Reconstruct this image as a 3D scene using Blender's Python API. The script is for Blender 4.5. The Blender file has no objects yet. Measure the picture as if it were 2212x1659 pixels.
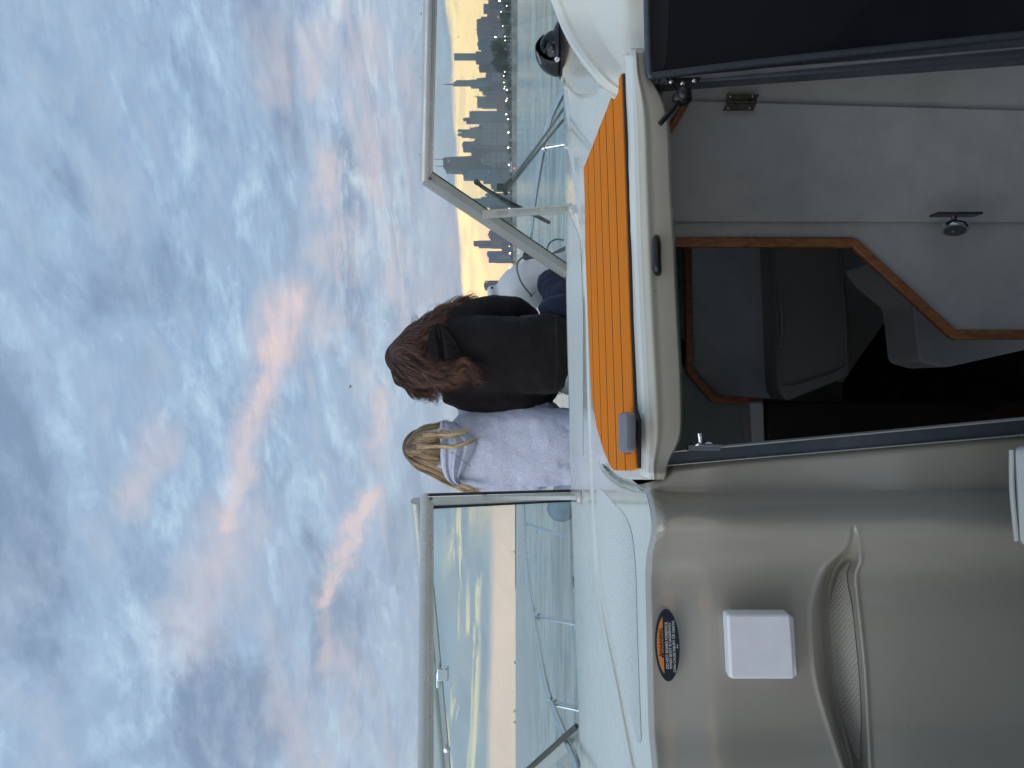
import bpy, bmesh, math, random
from math import sin, cos, pi, radians, sqrt, atan2, exp
from mathutils import Vector, Matrix, noise as mnoise
random.seed(7)
S = bpy.context.scene
COL = S.collection
# ------------------------------------------------------------------ camera, sky, fill lamp, exposure
F, H0, C0 = 1550.0, 1113.0, 829.5          # photo measures (2212 x 1659 units): focal length, horizon, centre
cam = bpy.data.cameras.new('camera'); cam.lens = F/2212*36; cam.sensor_width = 36; cam.sensor_fit = 'HORIZONTAL'
cam.shift_x = -(H0-1106)/2212; cam.clip_start = .05; cam.clip_end = 60000
co = bpy.data.objects.new('camera', cam); COL.objects.link(co); S.camera = co
co.matrix_world = Matrix(((0, 1, 0, 0), (0, 0, -1, 0), (-1, 0, 0, 0), (0, 0, 0, 1)))   # phone held on its side: picture-left is up
S.view_settings.view_transform = 'Standard'; S.view_settings.look = 'None'
S.view_settings.exposure = 0; S.view_settings.gamma = 1; S.view_settings.use_curve_mapping = False
S.render.engine = 'CYCLES'; S.cycles.use_denoising = True
S.cycles.max_bounces = 8; S.cycles.transparent_max_bounces = 16; S.cycles.volume_bounces = 0
S.cycles.sample_clamp_indirect = 6

def lin(r, g, b):
    f = lambda c: (c/255/12.92) if c/255 <= .04045 else ((c/255+.055)/1.055)**2.4
    return (f(r), f(g), f(b), 1)

class NT:
    """small node-tree writer"""
    def __init__(s, nt): s.nt = nt; nt.nodes.clear()
    def n(s, t, **k):
        nd = s.nt.nodes.new(t)
        for a, v in k.items(): setattr(nd, a, v)
        return nd
    def put(s, sock, v):
        if v is None: return
        if isinstance(v, bpy.types.NodeSocket): s.nt.links.new(v, sock)
        else: sock.default_value = v
    def m(s, op, a, b=None, c=None, clamp=False):
        nd = s.n('ShaderNodeMath', operation=op, use_clamp=clamp)
        for i, v in enumerate((a, b, c)): s.put(nd.inputs[i], v) if v is not None else None
        return nd.outputs[0]
    def mix(s, f, a, b, blend='MIX'):
        nd = s.n('ShaderNodeMix', data_type='RGBA', blend_type=blend)
        s.put(nd.inputs[0], f); s.put(nd.inputs[6], a); s.put(nd.inputs[7], b)
        return nd.outputs[2]
    def ramp(s, f, lo, hi, a=0., b=1., kind='SMOOTHSTEP'):
        nd = s.n('ShaderNodeMapRange', interpolation_type=kind)
        s.put(nd.inputs[0], f); s.put(nd.inputs[1], lo); s.put(nd.inputs[2], hi); nd.inputs[3].default_value = a; nd.inputs[4].default_value = b
        return nd.outputs[0]
    def xyz(s, x, y, z):
        nd = s.n('ShaderNodeCombineXYZ')
        for i, v in enumerate((x, y, z)): s.put(nd.inputs[i], v)
        return nd.outputs[0]
    def sep(s, v):
        nd = s.n('ShaderNodeSeparateXYZ'); s.put(nd.inputs[0], v); return nd.outputs
    def noise(s, vec, scale, det=5., rough=.55, dist=0., lac=2.0):
        nd = s.n('ShaderNodeTexNoise'); s.put(nd.inputs['Vector'], vec)
        nd.inputs['Scale'].default_value = scale; nd.inputs['Detail'].default_value = det
        nd.inputs['Roughness'].default_value = rough; nd.inputs['Distortion'].default_value = dist
        nd.inputs['Lacunarity'].default_value = lac
        return nd.outputs[0]

W = bpy.data.worlds.new('World'); S.world = W; W.use_nodes = True
def build_sky():
    t = NT(W.node_tree)
    tc = t.n('ShaderNodeTexCoord').outputs['Generated']
    dx, dy, dz = t.sep(tc)
    dzp = t.m('MAXIMUM', dz, 0.0)
    hor = t.m('SQRT', t.m('ADD', t.m('MULTIPLY', dx, dx), t.m('MULTIPLY', dy, dy)))
    el = t.m('DIVIDE', dz, t.m('MAXIMUM', hor, .001))          # tan(elevation)
    az = t.m('ARCTAN2', dx, dy)                                # 0 = ahead, + = starboard
    den = t.m('ADD', dzp, .20)
    u = t.m('DIVIDE', dx, den); v = t.m('DIVIDE', dy, den)     # cloud-layer plane
    ur = t.m('ADD', t.m('MULTIPLY', u, 1.55), t.m('MULTIPLY', v, -.35)); vr = t.m('ADD', t.m('MULTIPLY', v, 1.95), t.m('MULTIPLY', u, .75))
    pl = t.xyz(ur, vr, 3.7)
    warp = t.noise(pl, .7, 3, .5)
    wv = t.xyz(t.m('ADD', ur, t.m('MULTIPLY', warp, .9)), t.m('ADD', vr, t.m('MULTIPLY', warp, 1.3)), 1.3)
    nA = t.noise(wv, .62, 8, .56, .25)
    nB = t.noise(t.xyz(ur, vr, 9.1), 1.35, 9, .62, .35)
    nC = t.noise(t.xyz(ur, t.m('MULTIPLY', vr, 1.1), 21.), 2.9, 9, .66, .3)
    nL = t.noise(wv, .34, 4, .5)
    low = t.ramp(el, .05, .42)                                 # 0 near horizon, 1 high
    base = t.mix(t.ramp(nA, .36, .64, kind='LINEAR'), lin(138, 170, 203), lin(160, 185, 211))
    base = t.mix(t.m('MULTIPLY', t.ramp(nL, .42, .58), .50), base, lin(132, 156, 185))
    base = t.mix(t.m('MULTIPLY', t.ramp(nB, .50, .61, kind='LINEAR'), .90), base, lin(116, 138, 166))
    base = t.mix(t.m('MULTIPLY', t.ramp(nC, .50, .66, kind='LINEAR'), .60), base, lin(158, 174, 194))
    hl = t.m('MULTIPLY', t.ramp(nC, .50, .32, kind='LINEAR'), t.ramp(nB, .55, .42))
    base = t.mix(t.m('MULTIPLY', hl, .85), base, lin(186, 214, 233))
    nW = t.noise(wv, 2.1, 11, .74, .35)
    base = t.mix(t.m('MULTIPLY', t.m('MULTIPLY', t.ramp(nW, .50, .62, kind='LINEAR'), t.ramp(nL, .56, .44)), .95), base, lin(206, 230, 243))
    base = t.mix(t.m('MULTIPLY', t.ramp(nW, .48, .36, kind='LINEAR'), .60), base, lin(124, 148, 178))
    fine = t.noise(t.xyz(ur, t.m('MULTIPLY', vr, 1.3), 51.), 6.5, 8, .68, .2)
    base = t.mix(t.m('MULTIPLY', t.ramp(fine, .45, .68, kind='LINEAR'), .20), base, lin(200, 218, 232))
    base = t.mix(t.m('MULTIPLY', t.ramp(fine, .50, .32, kind='LINEAR'), .16), base, lin(122, 144, 172))
    # lower sky greyer, teal
    base = t.mix(t.m('MULTIPLY', t.m('SUBTRACT', 1., low), .42), base, t.mix(t.ramp(nB, .38, .64, kind='LINEAR'), lin(186, 198, 208), lin(150, 166, 184)))
    # scattered pink undersides low down
    nP = t.noise(t.xyz(t.m('MULTIPLY', ur, .8), vr, 33.), .9, 8, .6, .4)
    pm = t.m('MULTIPLY', t.m('MULTIPLY', t.ramp(nP, .49, .62, kind='LINEAR'), t.ramp(el, .40, .18)), t.ramp(nC, .30, .62))
    base = t.mix(t.m('MULTIPLY', pm, .62), base, lin(206, 195, 198))
    # named streaks, given as photo direction pairs; coordinates warped by noise
    wz = t.m('MULTIPLY', t.m('SUBTRACT', t.noise(t.xyz(t.m('MULTIPLY', az, 1.), el, 5.), 7, 6, .66), .5), .11)
    wz2 = t.m('MULTIPLY', t.m('SUBTRACT', t.noise(t.xyz(az, el, 15.), 9, 7, .7), .5), .085)
    A = t.m('ADD', az, wz); B = t.m('ADD', el, wz2)
    def dirp(x, y):
        a, b = (C0-y)/F, (H0-x)/F
        return atan2(a, 1), b/sqrt(1+a*a)
    streaks = [((628,655),(600,760),.040,1.),((600,760),(548,900),.026,.95),((548,900),(505,1130),.024,.85),((505,1130),(400,1370),.050,.62),
        ((650,640),(690,700),.035,.65),((800,1075),(752,1190),.016,.95),((752,1190),(700,1290),.018,.95),((700,1290),(692,1440),.012,.55),
        ((345,955),(285,1085),.032,.5),((685,80),(700,190),.024,.6),((590,60),(610,210),.03,.35),((702,350),(706,430),.02,.75),
        ((740,500),(700,560),.03,.55),((810,60),(790,160),.022,.45),((830,300),(820,420),.026,.5),((850,520),(845,640),.022,.5),
        ((830,850),(815,950),.016,.75),((760,520),(765,600),.02,.45),((880,140),(880,300),.012,.5),((870,640),(860,740),.013,.4)]
    acc = None
    for p, q, w, k in streaks:
        (a0, b0), (a1, b1) = dirp(*p), dirp(*q)
        ex, ey = a1-a0, b1-b0; L = ex*ex+ey*ey
        px = t.m('SUBTRACT', A, a0); py = t.m('SUBTRACT', B, b0)
        h = t.m('DIVIDE', t.m('ADD', t.m('MULTIPLY', px, ex), t.m('MULTIPLY', py, ey)), L, clamp=True)
        qx = t.m('SUBTRACT', px, t.m('MULTIPLY', h, ex)); qy = t.m('SUBTRACT', py, t.m('MULTIPLY', h, ey))
        d = t.m('SQRT', t.m('ADD', t.m('MULTIPLY', qx, qx), t.m('MULTIPLY', qy, qy)))
        mk = t.m('MULTIPLY', t.ramp(d, w*1.45, w*.1), k)
        acc = mk if acc is None else t.m('MAXIMUM', acc, mk)
    brk = t.ramp(t.m('ADD', t.m('MULTIPLY', nC, .5), t.m('MULTIPLY', nW, .5)), .36, .60, .30, 1., 'LINEAR')
    base = t.mix(t.m('MULTIPLY', acc, t.m('MULTIPLY', brk, .98)), base, t.mix(t.ramp(acc, .5, 1.), lin(208, 195, 196), lin(230, 205, 197)))
    # clear sunset band under the cloud deck
    side = t.ramp(az, -.26, -.02)                              # 0 over the open lake to port, 1 over the city
    eN = t.m('SUBTRACT', t.noise(t.xyz(t.m('MULTIPLY', az, 2.2), t.m('MULTIPLY', el, 14.), 2.), 3.2, 6, .6), .5)
    elw = t.m('ADD', el, t.m('MULTIPLY', eN, .028))
    edge = t.ramp(az, -.05, .40, .064, .080, 'LINEAR')
    gap = t.m('MULTIPLY', t.ramp(t.m('SUBTRACT', elw, edge), .004, -.004), side)
    glow = t.mix(t.ramp(el, 0., .07), (1.5,.92,.44,1), (1.80,1.22,.50,1))
    glow = t.mix(t.m('MULTIPLY', t.ramp(eN, .02, .10), .35), glow, lin(214, 190, 178))
    base = t.mix(t.m('MULTIPLY', t.ramp(el, .22, .07), .35), base, lin(158, 172, 190))
    base = t.mix(gap, base, glow)
    port = t.m('SUBTRACT', 1., side)
    ew2 = t.m('ADD', el, t.m('MULTIPLY', eN, .012))
    haze = t.m('MULTIPLY', t.ramp(ew2, .038, .026), port)
    base = t.mix(haze, base, (1.18,.81,.64,1))
    stN = t.noise(t.xyz(t.m('MULTIPLY', az, 3.), t.m('MULTIPLY', el, 30.), 8.), 2.2, 6, .62, .6)
    st = t.m('MULTIPLY', t.m('MULTIPLY', t.ramp(stN, .50, .62), t.m('MULTIPLY', t.ramp(el, .042, .052), t.ramp(el, .105, .075))), port)
    base = t.mix(st, base, (1.20,.98,.56,1))
    # physical dusk sky under the cloud colours
    sk = t.n('ShaderNodeTexSky', sky_type='NISHITA'); sk.sun_disc = False; sk.sun_elevation = radians(36); sk.sun_rotation = radians(220)
    mixd = t.n('ShaderNodeMix', data_type='RGBA', blend_type='ADD'); mixd.inputs[0].default_value = .002
    t.put(mixd.inputs[6], base); t.put(mixd.inputs[7], sk.outputs[0])
    bg = t.n('ShaderNodeBackground'); t.put(bg.inputs[0], mixd.outputs[2]); bg.inputs[1].default_value = 1.18
    o = t.n('ShaderNodeOutputWorld'); t.put(o.inputs[0], bg.outputs[0])
build_sky()
sd = bpy.data.lights.new('astern_fill', 'SUN'); sd.energy = 1.5; sd.angle = radians(60); sd.color = (1, .97, .92)   # dusk, after sunset: fill lamp added to stand in for bright sky astern
so = bpy.data.objects.new('astern_fill', sd); COL.objects.link(so)
_d = Vector((-.52, -.62, .60))
so.rotation_euler = _d.to_track_quat('Z', 'Y').to_euler()

# ------------------------------------------------------------------ helpers
def P(x, y, Y): return Vector(((C0-y)/F*Y, Y, (H0-x)/F*Y))     # a photo measure at distance Y
def PZ(x, y, z): return P(x, y, -z*F/(x-H0))                   # ... on the level z
def link(name, me, mat=None, parent=None, smooth=True, **tags):
    o = bpy.data.objects.new(name, me); COL.objects.link(o)
    if mat: me.materials.append(mat)
    if smooth:
        for p in me.polygons: p.use_smooth = True
    if parent: o.parent = parent
    for k, v in tags.items(): o[k] = v
    return o
def empty(name, **tags):
    o = bpy.data.objects.new(name, None); COL.objects.link(o); o.empty_display_size = .1
    for k, v in tags.items(): o[k] = v
    return o
def mesh(name, vs, fs, mat=None, parent=None, smooth=True, **tags):
    me = bpy.data.meshes.new(name); me.from_pydata([tuple(v) for v in vs], [], fs); me.update()
    return link(name, me, mat, parent, smooth, **tags)
def fix_normals(me):
    bm = bmesh.new(); bm.from_mesh(me); bmesh.ops.recalc_face_normals(bm, faces=bm.faces); bm.to_mesh(me); bm.free()
class MB:
    """collects shapes into one mesh"""
    def __init__(s): s.v = []; s.f = []
    def add(s, vs, fs):
        k = len(s.v); s.v += [tuple(v) for v in vs]; s.f += [tuple(i+k for i in f) for f in fs]
    def box(s, c, size, R=None):
        c = Vector(c); hx, hy, hz = [a/2 for a in size]
        vs = [Vector((i*hx, j*hy, k*hz)) for i in (-1, 1) for j in (-1, 1) for k in (-1, 1)]
        if R: vs = [R @ v for v in vs]
        s.add([c+v for v in vs], [(0,1,3,2),(4,6,7,5),(0,4,5,1),(2,3,7,6),(0,2,6,4),(1,5,7,3)])
    def prism(s, pts, off):
        """closed outline pts (Vectors) extruded by the vector off"""
        n = len(pts); off = Vector(off)
        s.add(list(pts)+[Vector(p)+off for p in pts], [tuple(range(n))[::-1], tuple(range(n, 2*n))]+[(i, (i+1) % n, n+(i+1) % n, n+i) for i in range(n)])
    def tube(s, pts, r, n=8, cap=True, squash=None):
        pts = [Vector(p) for p in pts]; m = len(pts)
        rs = r if isinstance(r, (list, tuple)) else [r]*m
        vs = []; up = None
        for i, p in enumerate(pts):
            d = (pts[min(i+1, m-1)]-pts[max(i-1, 0)]).normalized()
            if up is None:
                up = Vector((0, 0, 1)) if abs(d.z) < .9 else Vector((1, 0, 0))
            a = d.cross(up).normalized(); up = a.cross(d).normalized()
            for k in range(n):
                t = 2*pi*k/n; vs.append(p+a*(cos(t)*rs[i])+up*(sin(t)*rs[i]*(squash or 1)))
        fs = [(i*n+k, i*n+(k+1) % n, (i+1)*n+(k+1) % n, (i+1)*n+k) for i in range(m-1) for k in range(n)]
        if cap: fs += [tuple(range(n))[::-1], tuple(range((m-1)*n, m*n))]
        s.add(vs, fs)
    def ball(s, c, r, nu=14, nv=9, R=None):
        c = Vector(c); r = r if hasattr(r, '__len__') else (r, r, r); vs = []
        for j in range(nv+1):
            ph = pi*j/nv
            for i in range(nu):
                th = 2*pi*i/nu; w = Vector((r[0]*sin(ph)*cos(th), r[1]*sin(ph)*sin(th), r[2]*cos(ph)))
                vs.append(c+(R @ w if R else w))
        s.add(vs, [(j*nu+i, j*nu+(i+1) % nu, (j+1)*nu+(i+1) % nu, (j+1)*nu+i) for j in range(nv) for i in range(nu)])
    def lathe(s, prof, o, axis, n=24):
        """profile [(radius, height)] turned about axis through o"""
        o = Vector(o); q = Vector(axis).to_track_quat('Z', 'Y'); m = len(prof)
        vs = [o+q @ Vector((r*cos(2*pi*k/n), r*sin(2*pi*k/n), h)) for r, h in prof for k in range(n)]
        s.add(vs, [(i*n+k, i*n+(k+1) % n, (i+1)*n+(k+1) % n, (i+1)*n+k) for i in range(m-1) for k in range(n)]+[tuple(range(n))[::-1], tuple(range((m-1)*n, m*n))])
    def build(s, name, mat=None, parent=None, smooth=False, bevel=0, weld=False, **tags):
        o = mesh(name, s.v, s.f, mat, parent, smooth, **tags); fix_normals(o.data)
        if bevel:
            b = o.modifiers.new('bevel', 'BEVEL'); b.width = bevel; b.segments = 3; b.limit_method = 'ANGLE'; b.angle_limit = radians(35)
            for p in o.data.polygons: p.use_smooth = True
            o.data.set_sharp_from_angle(angle=radians(50)) if hasattr(o.data, 'set_sharp_from_angle') else None
        elif smooth and hasattr(o.data, 'set_sharp_from_angle'): o.data.set_sharp_from_angle(angle=radians(50))
        return o
def interp(tab, x):
    """piecewise-linear table [(x, v)...]"""
    if x <= tab[0][0]: return tab[0][1]
    for (a, va), (b, vb) in zip(tab, tab[1:]):
        if x <= b: return va+(vb-va)*(x-a)/(b-a)
    return tab[-1][1]
def sm(tab, x):
    """smooth (Catmull-Rom) table"""
    n = len(tab)
    if x <= tab[0][0]: return tab[0][1]
    if x >= tab[-1][0]: return tab[-1][1]
    for i in range(n-1):
        if x <= tab[i+1][0]: break
    def sl(k):
        if k <= 0: return (tab[1][1]-tab[0][1])/(tab[1][0]-tab[0][0])
        if k >= n-1: return (tab[-1][1]-tab[-2][1])/(tab[-1][0]-tab[-2][0])
        return (tab[k+1][1]-tab[k-1][1])/(tab[k+1][0]-tab[k-1][0])
    h = tab[i+1][0]-tab[i][0]; t = (x-tab[i][0])/h
    return (2*t**3-3*t*t+1)*tab[i][1]+(t**3-2*t*t+t)*h*sl(i)+(-2*t**3+3*t*t)*tab[i+1][1]+(t**3-t*t)*h*sl(i+1)
def sstep(a, b, x):
    t = min(1, max(0, (x-a)/(b-a))); return t*t*(3-2*t)
def curve(pts, n=8):
    """Catmull-Rom through points"""
    pts = [Vector(p) for p in pts]; out = []
    for i in range(len(pts)-1):
        p0 = pts[max(i-1, 0)]; p1 = pts[i]; p2 = pts[i+1]; p3 = pts[min(i+2, len(pts)-1)]
        for k in range(n):
            t = k/n
            out.append(.5*((2*p1)+(-p0+p2)*t+(2*p0-5*p1+4*p2-p3)*t*t+(-p0+3*p1-3*p2+p3)*t**3))
    return out+[pts[-1]]
def gridmesh(name, fn, nu, nv, mat, parent, thick=0, **tags):
    vs = [fn(i/nu, j/nv) for j in range(nv+1) for i in range(nu+1)]
    fs = [(j*(nu+1)+i, j*(nu+1)+i+1, (j+1)*(nu+1)+i+1, (j+1)*(nu+1)+i) for j in range(nv) for i in range(nu)]
    def facing(f):
        a, b, c = [Vector(vs[i]) for i in fs[f][:3]]; return (b-a).cross(c-a).dot(-(a+b+c)) > 0
    tests = [facing((len(fs)*k)//17) for k in range(1, 17)]
    if sum(tests) < 8: fs = [f[::-1] for f in fs]          # outer side towards the cockpit
    o = mesh(name, vs, fs, mat, parent, True, **tags)
    if thick:
        m = o.modifiers.new('solid', 'SOLIDIFY'); m.thickness = thick; m.offset = -1
    return o

# ------------------------------------------------------------------ materials
def mat(name, col=(.5,.5,.5), rough=.5, metal=0, coat=0, var=0, vscale=4, bump=0, bscale=200, spec=.5, fn=None, col2=None, emit=None, estr=0, trans=0):
    m = bpy.data.materials.new(name); m.use_nodes = True; t = NT(m.node_tree)
    b = t.n('ShaderNodeBsdfPrincipled'); o = t.n('ShaderNodeOutputMaterial'); t.put(o.inputs[0], b.outputs[0])
    col = tuple(col)[:3]+(1,)
    b.inputs['Base Color'].default_value = col; b.inputs['Roughness'].default_value = rough
    b.inputs['Metallic'].default_value = metal; b.inputs['Coat Weight'].default_value = coat; b.inputs['Coat Roughness'].default_value = .06
    b.inputs['Specular IOR Level'].default_value = spec
    tc = t.n('ShaderNodeTexCoord').outputs['Object']
    if var:
        n = t.noise(tc, vscale, 5, .6)
        c2 = tuple(col2)[:3]+(1,) if col2 else tuple(c*(1-var) for c in col[:3])+(1,)
        t.put(b.inputs['Base Color'], t.mix(t.ramp(n, .35, .65), col, c2))
        t.put(b.inputs['Roughness'], t.ramp(n, .3, .7, max(.02, rough*.8), min(1, rough*1.3)))
    if bump:
        bn = t.n('ShaderNodeBump'); bn.inputs['Strength'].default_value = bump; bn.inputs['Distance'].default_value = .002
        t.put(bn.inputs['Height'], t.noise(tc, bscale, 3, .6)); t.put(b.inputs['Normal'], bn.outputs[0])
    if emit:
        b.inputs['Emission Color'].default_value = tuple(emit)[:3]+(1,); b.inputs['Emission Strength'].default_value = estr
    if fn: fn(t, b, tc)
    return m
def gel_fn(t, b, tc):
    n = t.noise(tc, 1.6, 3, .5); f = t.noise(tc, 30, 4, .6)
    bn = t.n('ShaderNodeBump'); bn.inputs['Strength'].default_value = .5; bn.inputs['Distance'].default_value = .004
    t.put(bn.inputs['Height'], t.noise(tc, 3.2, 2, .45)); t.put(b.inputs['Normal'], bn.outputs[0])
    c = t.mix(t.ramp(n, .35, .65), (.80,.80,.71,1), (.75,.755,.675,1)); c = t.mix(t.m('MULTIPLY', t.ramp(f, .56, .75), .25), c, (.62,.62,.57,1))
    sp = t.noise(tc, 140, 2, .5); c = t.mix(t.m('MULTIPLY', t.ramp(sp, .76, .80), .6), c, (.2,.18,.15,1))
    t.put(b.inputs['Base Color'], c); t.put(b.inputs['Roughness'], t.ramp(f, .3, .7, .14, .26))
GEL = mat('gelcoat', rough=.18, coat=.5, fn=gel_fn)
def bulk_fn(t, b, tc, k=1.0):
    n = t.noise(tc, 1.3, 3, .5); f = t.noise(tc, 26, 5, .6)
    bn = t.n('ShaderNodeBump'); bn.inputs['Strength'].default_value = .55; bn.inputs['Distance'].default_value = .006
    t.put(bn.inputs['Height'], t.noise(tc, 2.6, 2, .45)); t.put(b.inputs['Normal'], bn.outputs[0])
    c = t.mix(t.ramp(n, .35, .65), (.385,.36,.31,1), (.35,.33,.285,1)); c = t.mix(t.m('MULTIPLY', t.ramp(f, .58, .78), .2), c, (.29,.275,.245,1))
    sp = t.noise(tc, 120, 2, .5); c = t.mix(t.m('MULTIPLY', t.ramp(sp, .77, .80), .6), c, (.15,.13,.1,1))
    if k != 1: c = t.mix(1.0, c, (k, k, k*.97, 1), 'MULTIPLY')
    t.put(b.inputs['Base Color'], c); t.put(b.inputs['Roughness'], t.ramp(f, .3, .7, .12, .24))
BULK = mat('bulkhead gelcoat', rough=.16, coat=.5, fn=bulk_fn)
def skid_fn(t, b, tc, hi=(.80,.81,.74,1), lo=(.44,.49,.48,1), sc=78):
    x, y, z = t.sep(tc)
    q = t.m('ADD', t.m('MULTIPLY', y, .975), t.m('MULTIPLY', x, -.22)); p = t.m('ADD', t.m('MULTIPLY', x, .975), t.m('MULTIPLY', y, .22))
    vo = t.n('ShaderNodeTexVoronoi'); vo.feature = 'F1'; vo.inputs['Randomness'].default_value = 0.12
    t.put(vo.inputs['Vector'], t.xyz(t.m('MULTIPLY', t.m('ADD', p, q), sc), t.m('MULTIPLY', t.m('SUBTRACT', p, q), sc), t.m('MULTIPLY', z, 60))); vo.inputs['Scale'].default_value = 1
    h = t.ramp(vo.outputs['Distance'], .38, .62, 1, 0)
    bn = t.n('ShaderNodeBump'); bn.inputs['Strength'].default_value = 1; bn.inputs['Distance'].default_value = .0005
    t.put(bn.inputs['Height'], h); t.put(b.inputs['Normal'], bn.outputs[0])
    n = t.noise(tc, 12, 4, .6)
    c = t.mix(t.m('MULTIPLY', t.m('SUBTRACT', 1., h), .75), hi, lo)
    t.put(b.inputs['Base Color'], c)
SKID = mat('nonskid gelcoat', rough=.45, fn=skid_fn)
GREYTUBE = mat('brushed aluminium', (.60,.62,.60), .36, .75, var=.12, vscale=9, bump=.1, bscale=300)
WHITEALU = mat('white powder coat', (.54,.56,.54), .3, .25, var=.08, vscale=14)
CHROME = mat('stainless steel', (.78,.79,.80), .12, 1, var=.1, vscale=30)
BLACKP = mat('black plastic', (.012,.013,.016), .32, bump=.15, bscale=400, var=.3, vscale=30)
RUBBER = mat('black rubber', (.015,.015,.015), .6, bump=.2, bscale=300)
DARKALU = mat('slate anodised track', (.10,.115,.14), .38, .5, var=.2, vscale=20)
WHITEP = mat('white plastic', (.90,.91,.96), .38, var=.05, vscale=20)
def wood_fn(t, b, tc):
    n = t.noise(t.xyz(t.m('MULTIPLY', t.sep(tc)[0], 6), t.m('MULTIPLY', t.sep(tc)[1], 6), t.m('MULTIPLY', t.sep(tc)[2], 2)), 14, 5, .6, 1.2)
    t.put(b.inputs['Base Color'], t.mix(t.ramp(n, .35, .65), (.46,.18,.06,1), (.28,.10,.04,1)))
WOOD = mat('teak trim', rough=.4, coat=.2, fn=wood_fn)
LINES_Q = (1.121, 1.216, 1.315, 1.420, 1.536)
def teak_fn(t, b, tc):
    x, y, z = t.sep(tc)
    wob = t.m('MULTIPLY', t.m('SUBTRACT', t.noise(t.xyz(x, t.m('MULTIPLY', y, .3), 0.), 9, 2, .5), .5), .006)
    q = t.m('ADD', t.m('SUBTRACT', t.m('MULTIPLY', y, .9745), t.m('MULTIPLY', x, .2243)), wob)
    p = t.m('ADD', t.m('MULTIPLY', x, .9745), t.m('MULTIPLY', y, .2243))
    d = None
    for l in LINES_Q:
        k = t.m('ABSOLUTE', t.m('SUBTRACT', q, l)); d = k if d is None else t.m('MINIMUM', d, k)
    ln = t.ramp(d, .0040, .0022)
    br = t.noise(t.xyz(t.m('MULTIPLY', p, 3), t.m('MULTIPLY', q, 160), 0.), 3, 4, .6)
    f = t.noise(tc, 520, 2, .7)
    c = t.mix(t.ramp(br, .3, .7), (.84,.232,.018,1), (.70,.185,.015,1)); c = t.mix(t.m('MULTIPLY', t.ramp(f, .4, .7), .35), c, (.90,.30,.035,1))
    st = t.noise(tc, 7, 5, .6); c = t.mix(t.m('MULTIPLY', t.ramp(st, .5, .75), .3), c, (.62,.20,.02,1))
    t.put(b.inputs['Base Color'], t.mix(ln, c, (.012,.010,.009,1)))
    bn = t.n('ShaderNodeBump'); bn.inputs['Strength'].default_value = .6; bn.inputs['Distance'].default_value = .0015
    t.put(bn.inputs['Height'], t.m('SUBTRACT', t.m('MULTIPLY', f, .5), t.m('MULTIPLY', ln, 2))); t.put(b.inputs['Normal'], bn.outputs[0])
TEAK = mat('foam teak sheet', rough=.8, fn=teak_fn, spec=.05)
def felt_fn(t, b, tc):
    n = t.noise(tc, 9, 6, .65); f = t.noise(t.xyz(t.sep(tc)[0], t.sep(tc)[1], t.m('MULTIPLY', t.sep(tc)[2], 2.)), 160, 3, .7)
    c = t.mix(t.ramp(n, .35, .7), (.58,.57,.54,1), (.47,.465,.445,1)); c = t.mix(t.m('MULTIPLY', f, .5), c, (.68,.67,.64,1))
    t.put(b.inputs['Base Color'], c)
    bn = t.n('ShaderNodeBump'); bn.inputs['Strength'].default_value = .5; bn.inputs['Distance'].default_value = .002
    t.put(bn.inputs['Height'], f); t.put(b.inputs['Normal'], bn.outputs[0])
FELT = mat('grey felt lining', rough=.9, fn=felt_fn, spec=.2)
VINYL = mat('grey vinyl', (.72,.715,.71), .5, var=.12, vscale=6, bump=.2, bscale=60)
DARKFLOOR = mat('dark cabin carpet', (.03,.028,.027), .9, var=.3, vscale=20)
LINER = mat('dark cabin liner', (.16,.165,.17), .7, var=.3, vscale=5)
def glass_mat(name, tint, ior=1.35, rough=.01, dirt=0):
    m = bpy.data.materials.new(name); m.use_nodes = True; t = NT(m.node_tree)
    tr = t.n('ShaderNodeBsdfTransparent'); gl = t.n('ShaderNodeBsdfGlossy'); gl.inputs['Roughness'].default_value = rough
    fr = t.n('ShaderNodeFresnel'); fr.inputs[0].default_value = ior; mx = t.n('ShaderNodeMixShader'); o = t.n('ShaderNodeOutputMaterial')
    tc = t.n('ShaderNodeTexCoord').outputs['Object']
    tr.inputs[0].default_value = tuple(tint)+(1,)
    t.put(mx.inputs[0], fr.outputs[0]); t.put(mx.inputs[1], tr.outputs[0]); t.put(mx.inputs[2], gl.outputs[0]); last = mx.outputs[0]
    if dirt:
        df = t.n('ShaderNodeBsdfDiffuse'); df.inputs[0].default_value = (.7,.8,.78,1); m2 = t.n('ShaderNodeMixShader')
        n = t.noise(tc, 5, 5, .6); s = t.noise(tc, 70, 2, .5)
        k = t.m('ADD', t.m('MULTIPLY', t.ramp(n, .3, .8), dirt), t.m('MULTIPLY', t.ramp(s, .745, .77), .5), clamp=True)
        t.put(m2.inputs[0], k); t.put(m2.inputs[1], last); t.put(m2.inputs[2], df.outputs[0]); last = m2.outputs[0]
    t.put(o.inputs[0], last); return m
GLASS = glass_mat('tinted windscreen glass', (.905,.955,.955), dirt=.07)
DOME = glass_mat('compass dome', (.75,.78,.8), 1.45)
ACRYL = mat('smoked acrylic', (.004,.005,.009), .09, coat=.6, bump=.05, bscale=3)
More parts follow.
